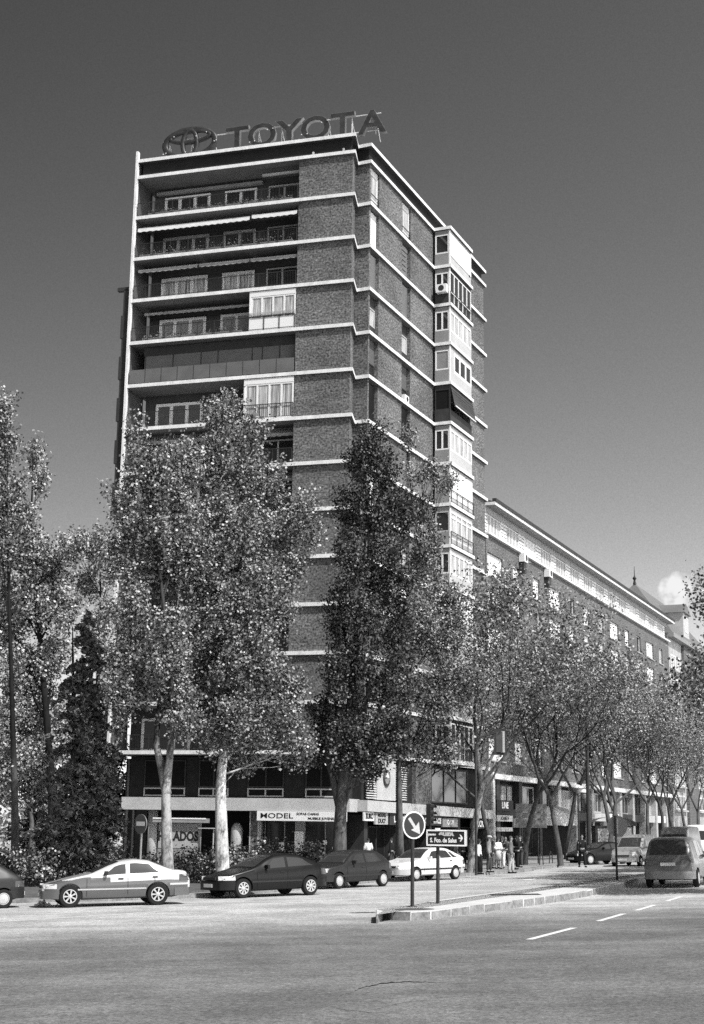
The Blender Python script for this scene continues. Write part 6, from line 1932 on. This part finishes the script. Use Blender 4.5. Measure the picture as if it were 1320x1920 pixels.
    for i in range(8):
        a = i / 7
        th = a * 1.75
        row = []
        for j in range(17):
            ph = 2 * math.pi * j / 16
            front = max(0, math.cos(ph))
            tt = th * (1 - .48 * front)
            r_ = .102 + (.012 if hairstyle != 'short' else 0)
            z = hz + .02 * k + r_ * k * math.cos(tt) * 1.08
            if i == 7 and hairstyle != 'short': z = min(z, hz + low * k * (1 - front))
            row.append((hx - .012 * k + r_ * k * math.sin(tt) * math.cos(ph) * 1.05, r_ * k * math.sin(tt) * math.sin(ph) * .95, z))
        rows.append(row)
    if hat:
        MB().lathe([(.125 * k, 0), (.128 * k, .035 * k), (.10 * k, .075 * k), (.03 * k, .09 * k)], (hx + .01 * k, 0, hz + .05 * k), 16).build('cap', hat, t, local=True, smooth=True)
        MB().lathe([(.10 * k, 0), (.10 * k, .012 * k)], (hx + .07 * k, 0, hz + .045 * k), 12).build('cap_peak', hat, t, local=True)
    MB().grid(rows).build('hair', hair, t, local=True, smooth=True)
    if bag:
        MB().box(-.02 * k, .22 * k, -.40 * k, -.27 * k, .62 * k, .92 * k).build('bag', bag, t, local=True)
    return t
DOWN = ((.0, .05, -.29), (.06, .02, -.26))
BENT = ((.0, .06, -.28), (.22, -.06, -.02))
CROSS = ((.06, .05, -.27), (.16, -.20, .03))
person('dark-coated person standing behind the tail of the white liftback, left of the pale trunk', 868, 1637, 1.74, -60, CL['black'], CL['black'], HAIR['dark'], DOWN)
person('dark figure at the back of the group beside the dark plane trunk', 976, 1631, 1.72, -120, CL['black'], CL['dark'], HAIR['brown'], BENT)
person('person in dark clothes at the doorway behind the waiting group', 948, 1628, 1.70, -70, CL['dark'], CL['black'], HAIR['dark'], DOWN)
# yaw: 0 looks to the right of the photo, 180 left, -90 at the camera
person('person in a pale jacket behind the tail of the white liftback', 857, 1636, 1.66, 200, CL['light'], CL['dark'], HAIR['dark'], DOWN)
person('white-haired person in a dark coat beside the pale plane trunk', 883, 1637, 1.68, -30, CL['dark'], CL['dark'], HAIR['white'], BENT)
person('dark-haired woman in a white top and long black skirt, nearest the kerb', 898, 1645, 1.62, -20, CL['white'], CL['black'], HAIR['dark'], DOWN, skirt=(.2, .12), hairstyle='long', bag=CL['black'])
person('stout man in a grey jacket and pale flat cap, hands down', 917, 1641, 1.76, -15, CL['grey'], CL['dark'], HAIR['grey'], DOWN, hat=CL['light'])
person('person half hidden behind the man with the flat cap', 928, 1633, 1.74, -40, CL['dark'], CL['mid'], HAIR['grey'], DOWN)
person('woman in a white blouse with a pale knee-length skirt', 934, 1634, 1.66, -60, CL['white'], CL['light'], HAIR['dark'], BENT, skirt=(.2, .52), hairstyle='long')
person('slim woman in a black jacket and pale trousers holding something up', 942, 1633, 1.70, -110, CL['black'], CL['white'], HAIR['brown'], BENT, arms2=((.04, .05, -.24), (.16, -.05, .2)), hairstyle='long')
person('man in a mid grey jacket and faded jeans at the head of the group', 958, 1643, 1.74, -10, CL['mid'], CL['denim'], HAIR['brown'], DOWN, stride=.09)
person('person all in black with folded arms, rightmost of the waiting group', 970, 1635, 1.72, -150, CL['black'], CL['black'], HAIR['dark'], CROSS, hairstyle='long')
person('dark figure walking over the road in front of the black saloon', 1092, 1631, 1.76, -80, CL['black'], CL['black'], HAIR['dark'], DOWN, stride=.22, group='people in the street')
person('person in a white shirt at the furniture shop window behind the dark cars', 690, 1632, 1.70, 100, CL['white'], CL['dark'], HAIR['dark'], BENT, group='people by the shops')
person('dark-clothed person by the shop window, beside the lamp post', 734, 1632, 1.72, 160, CL['black'], CL['dark'], HAIR['dark'], DOWN, group='people by the shops')
person('balding person in dark clothes seen over the roof of the black hatchback', 494, 1636, 1.70, 20, CL['black'], CL['black'], HAIR['white'], DOWN, group='people by the shops')
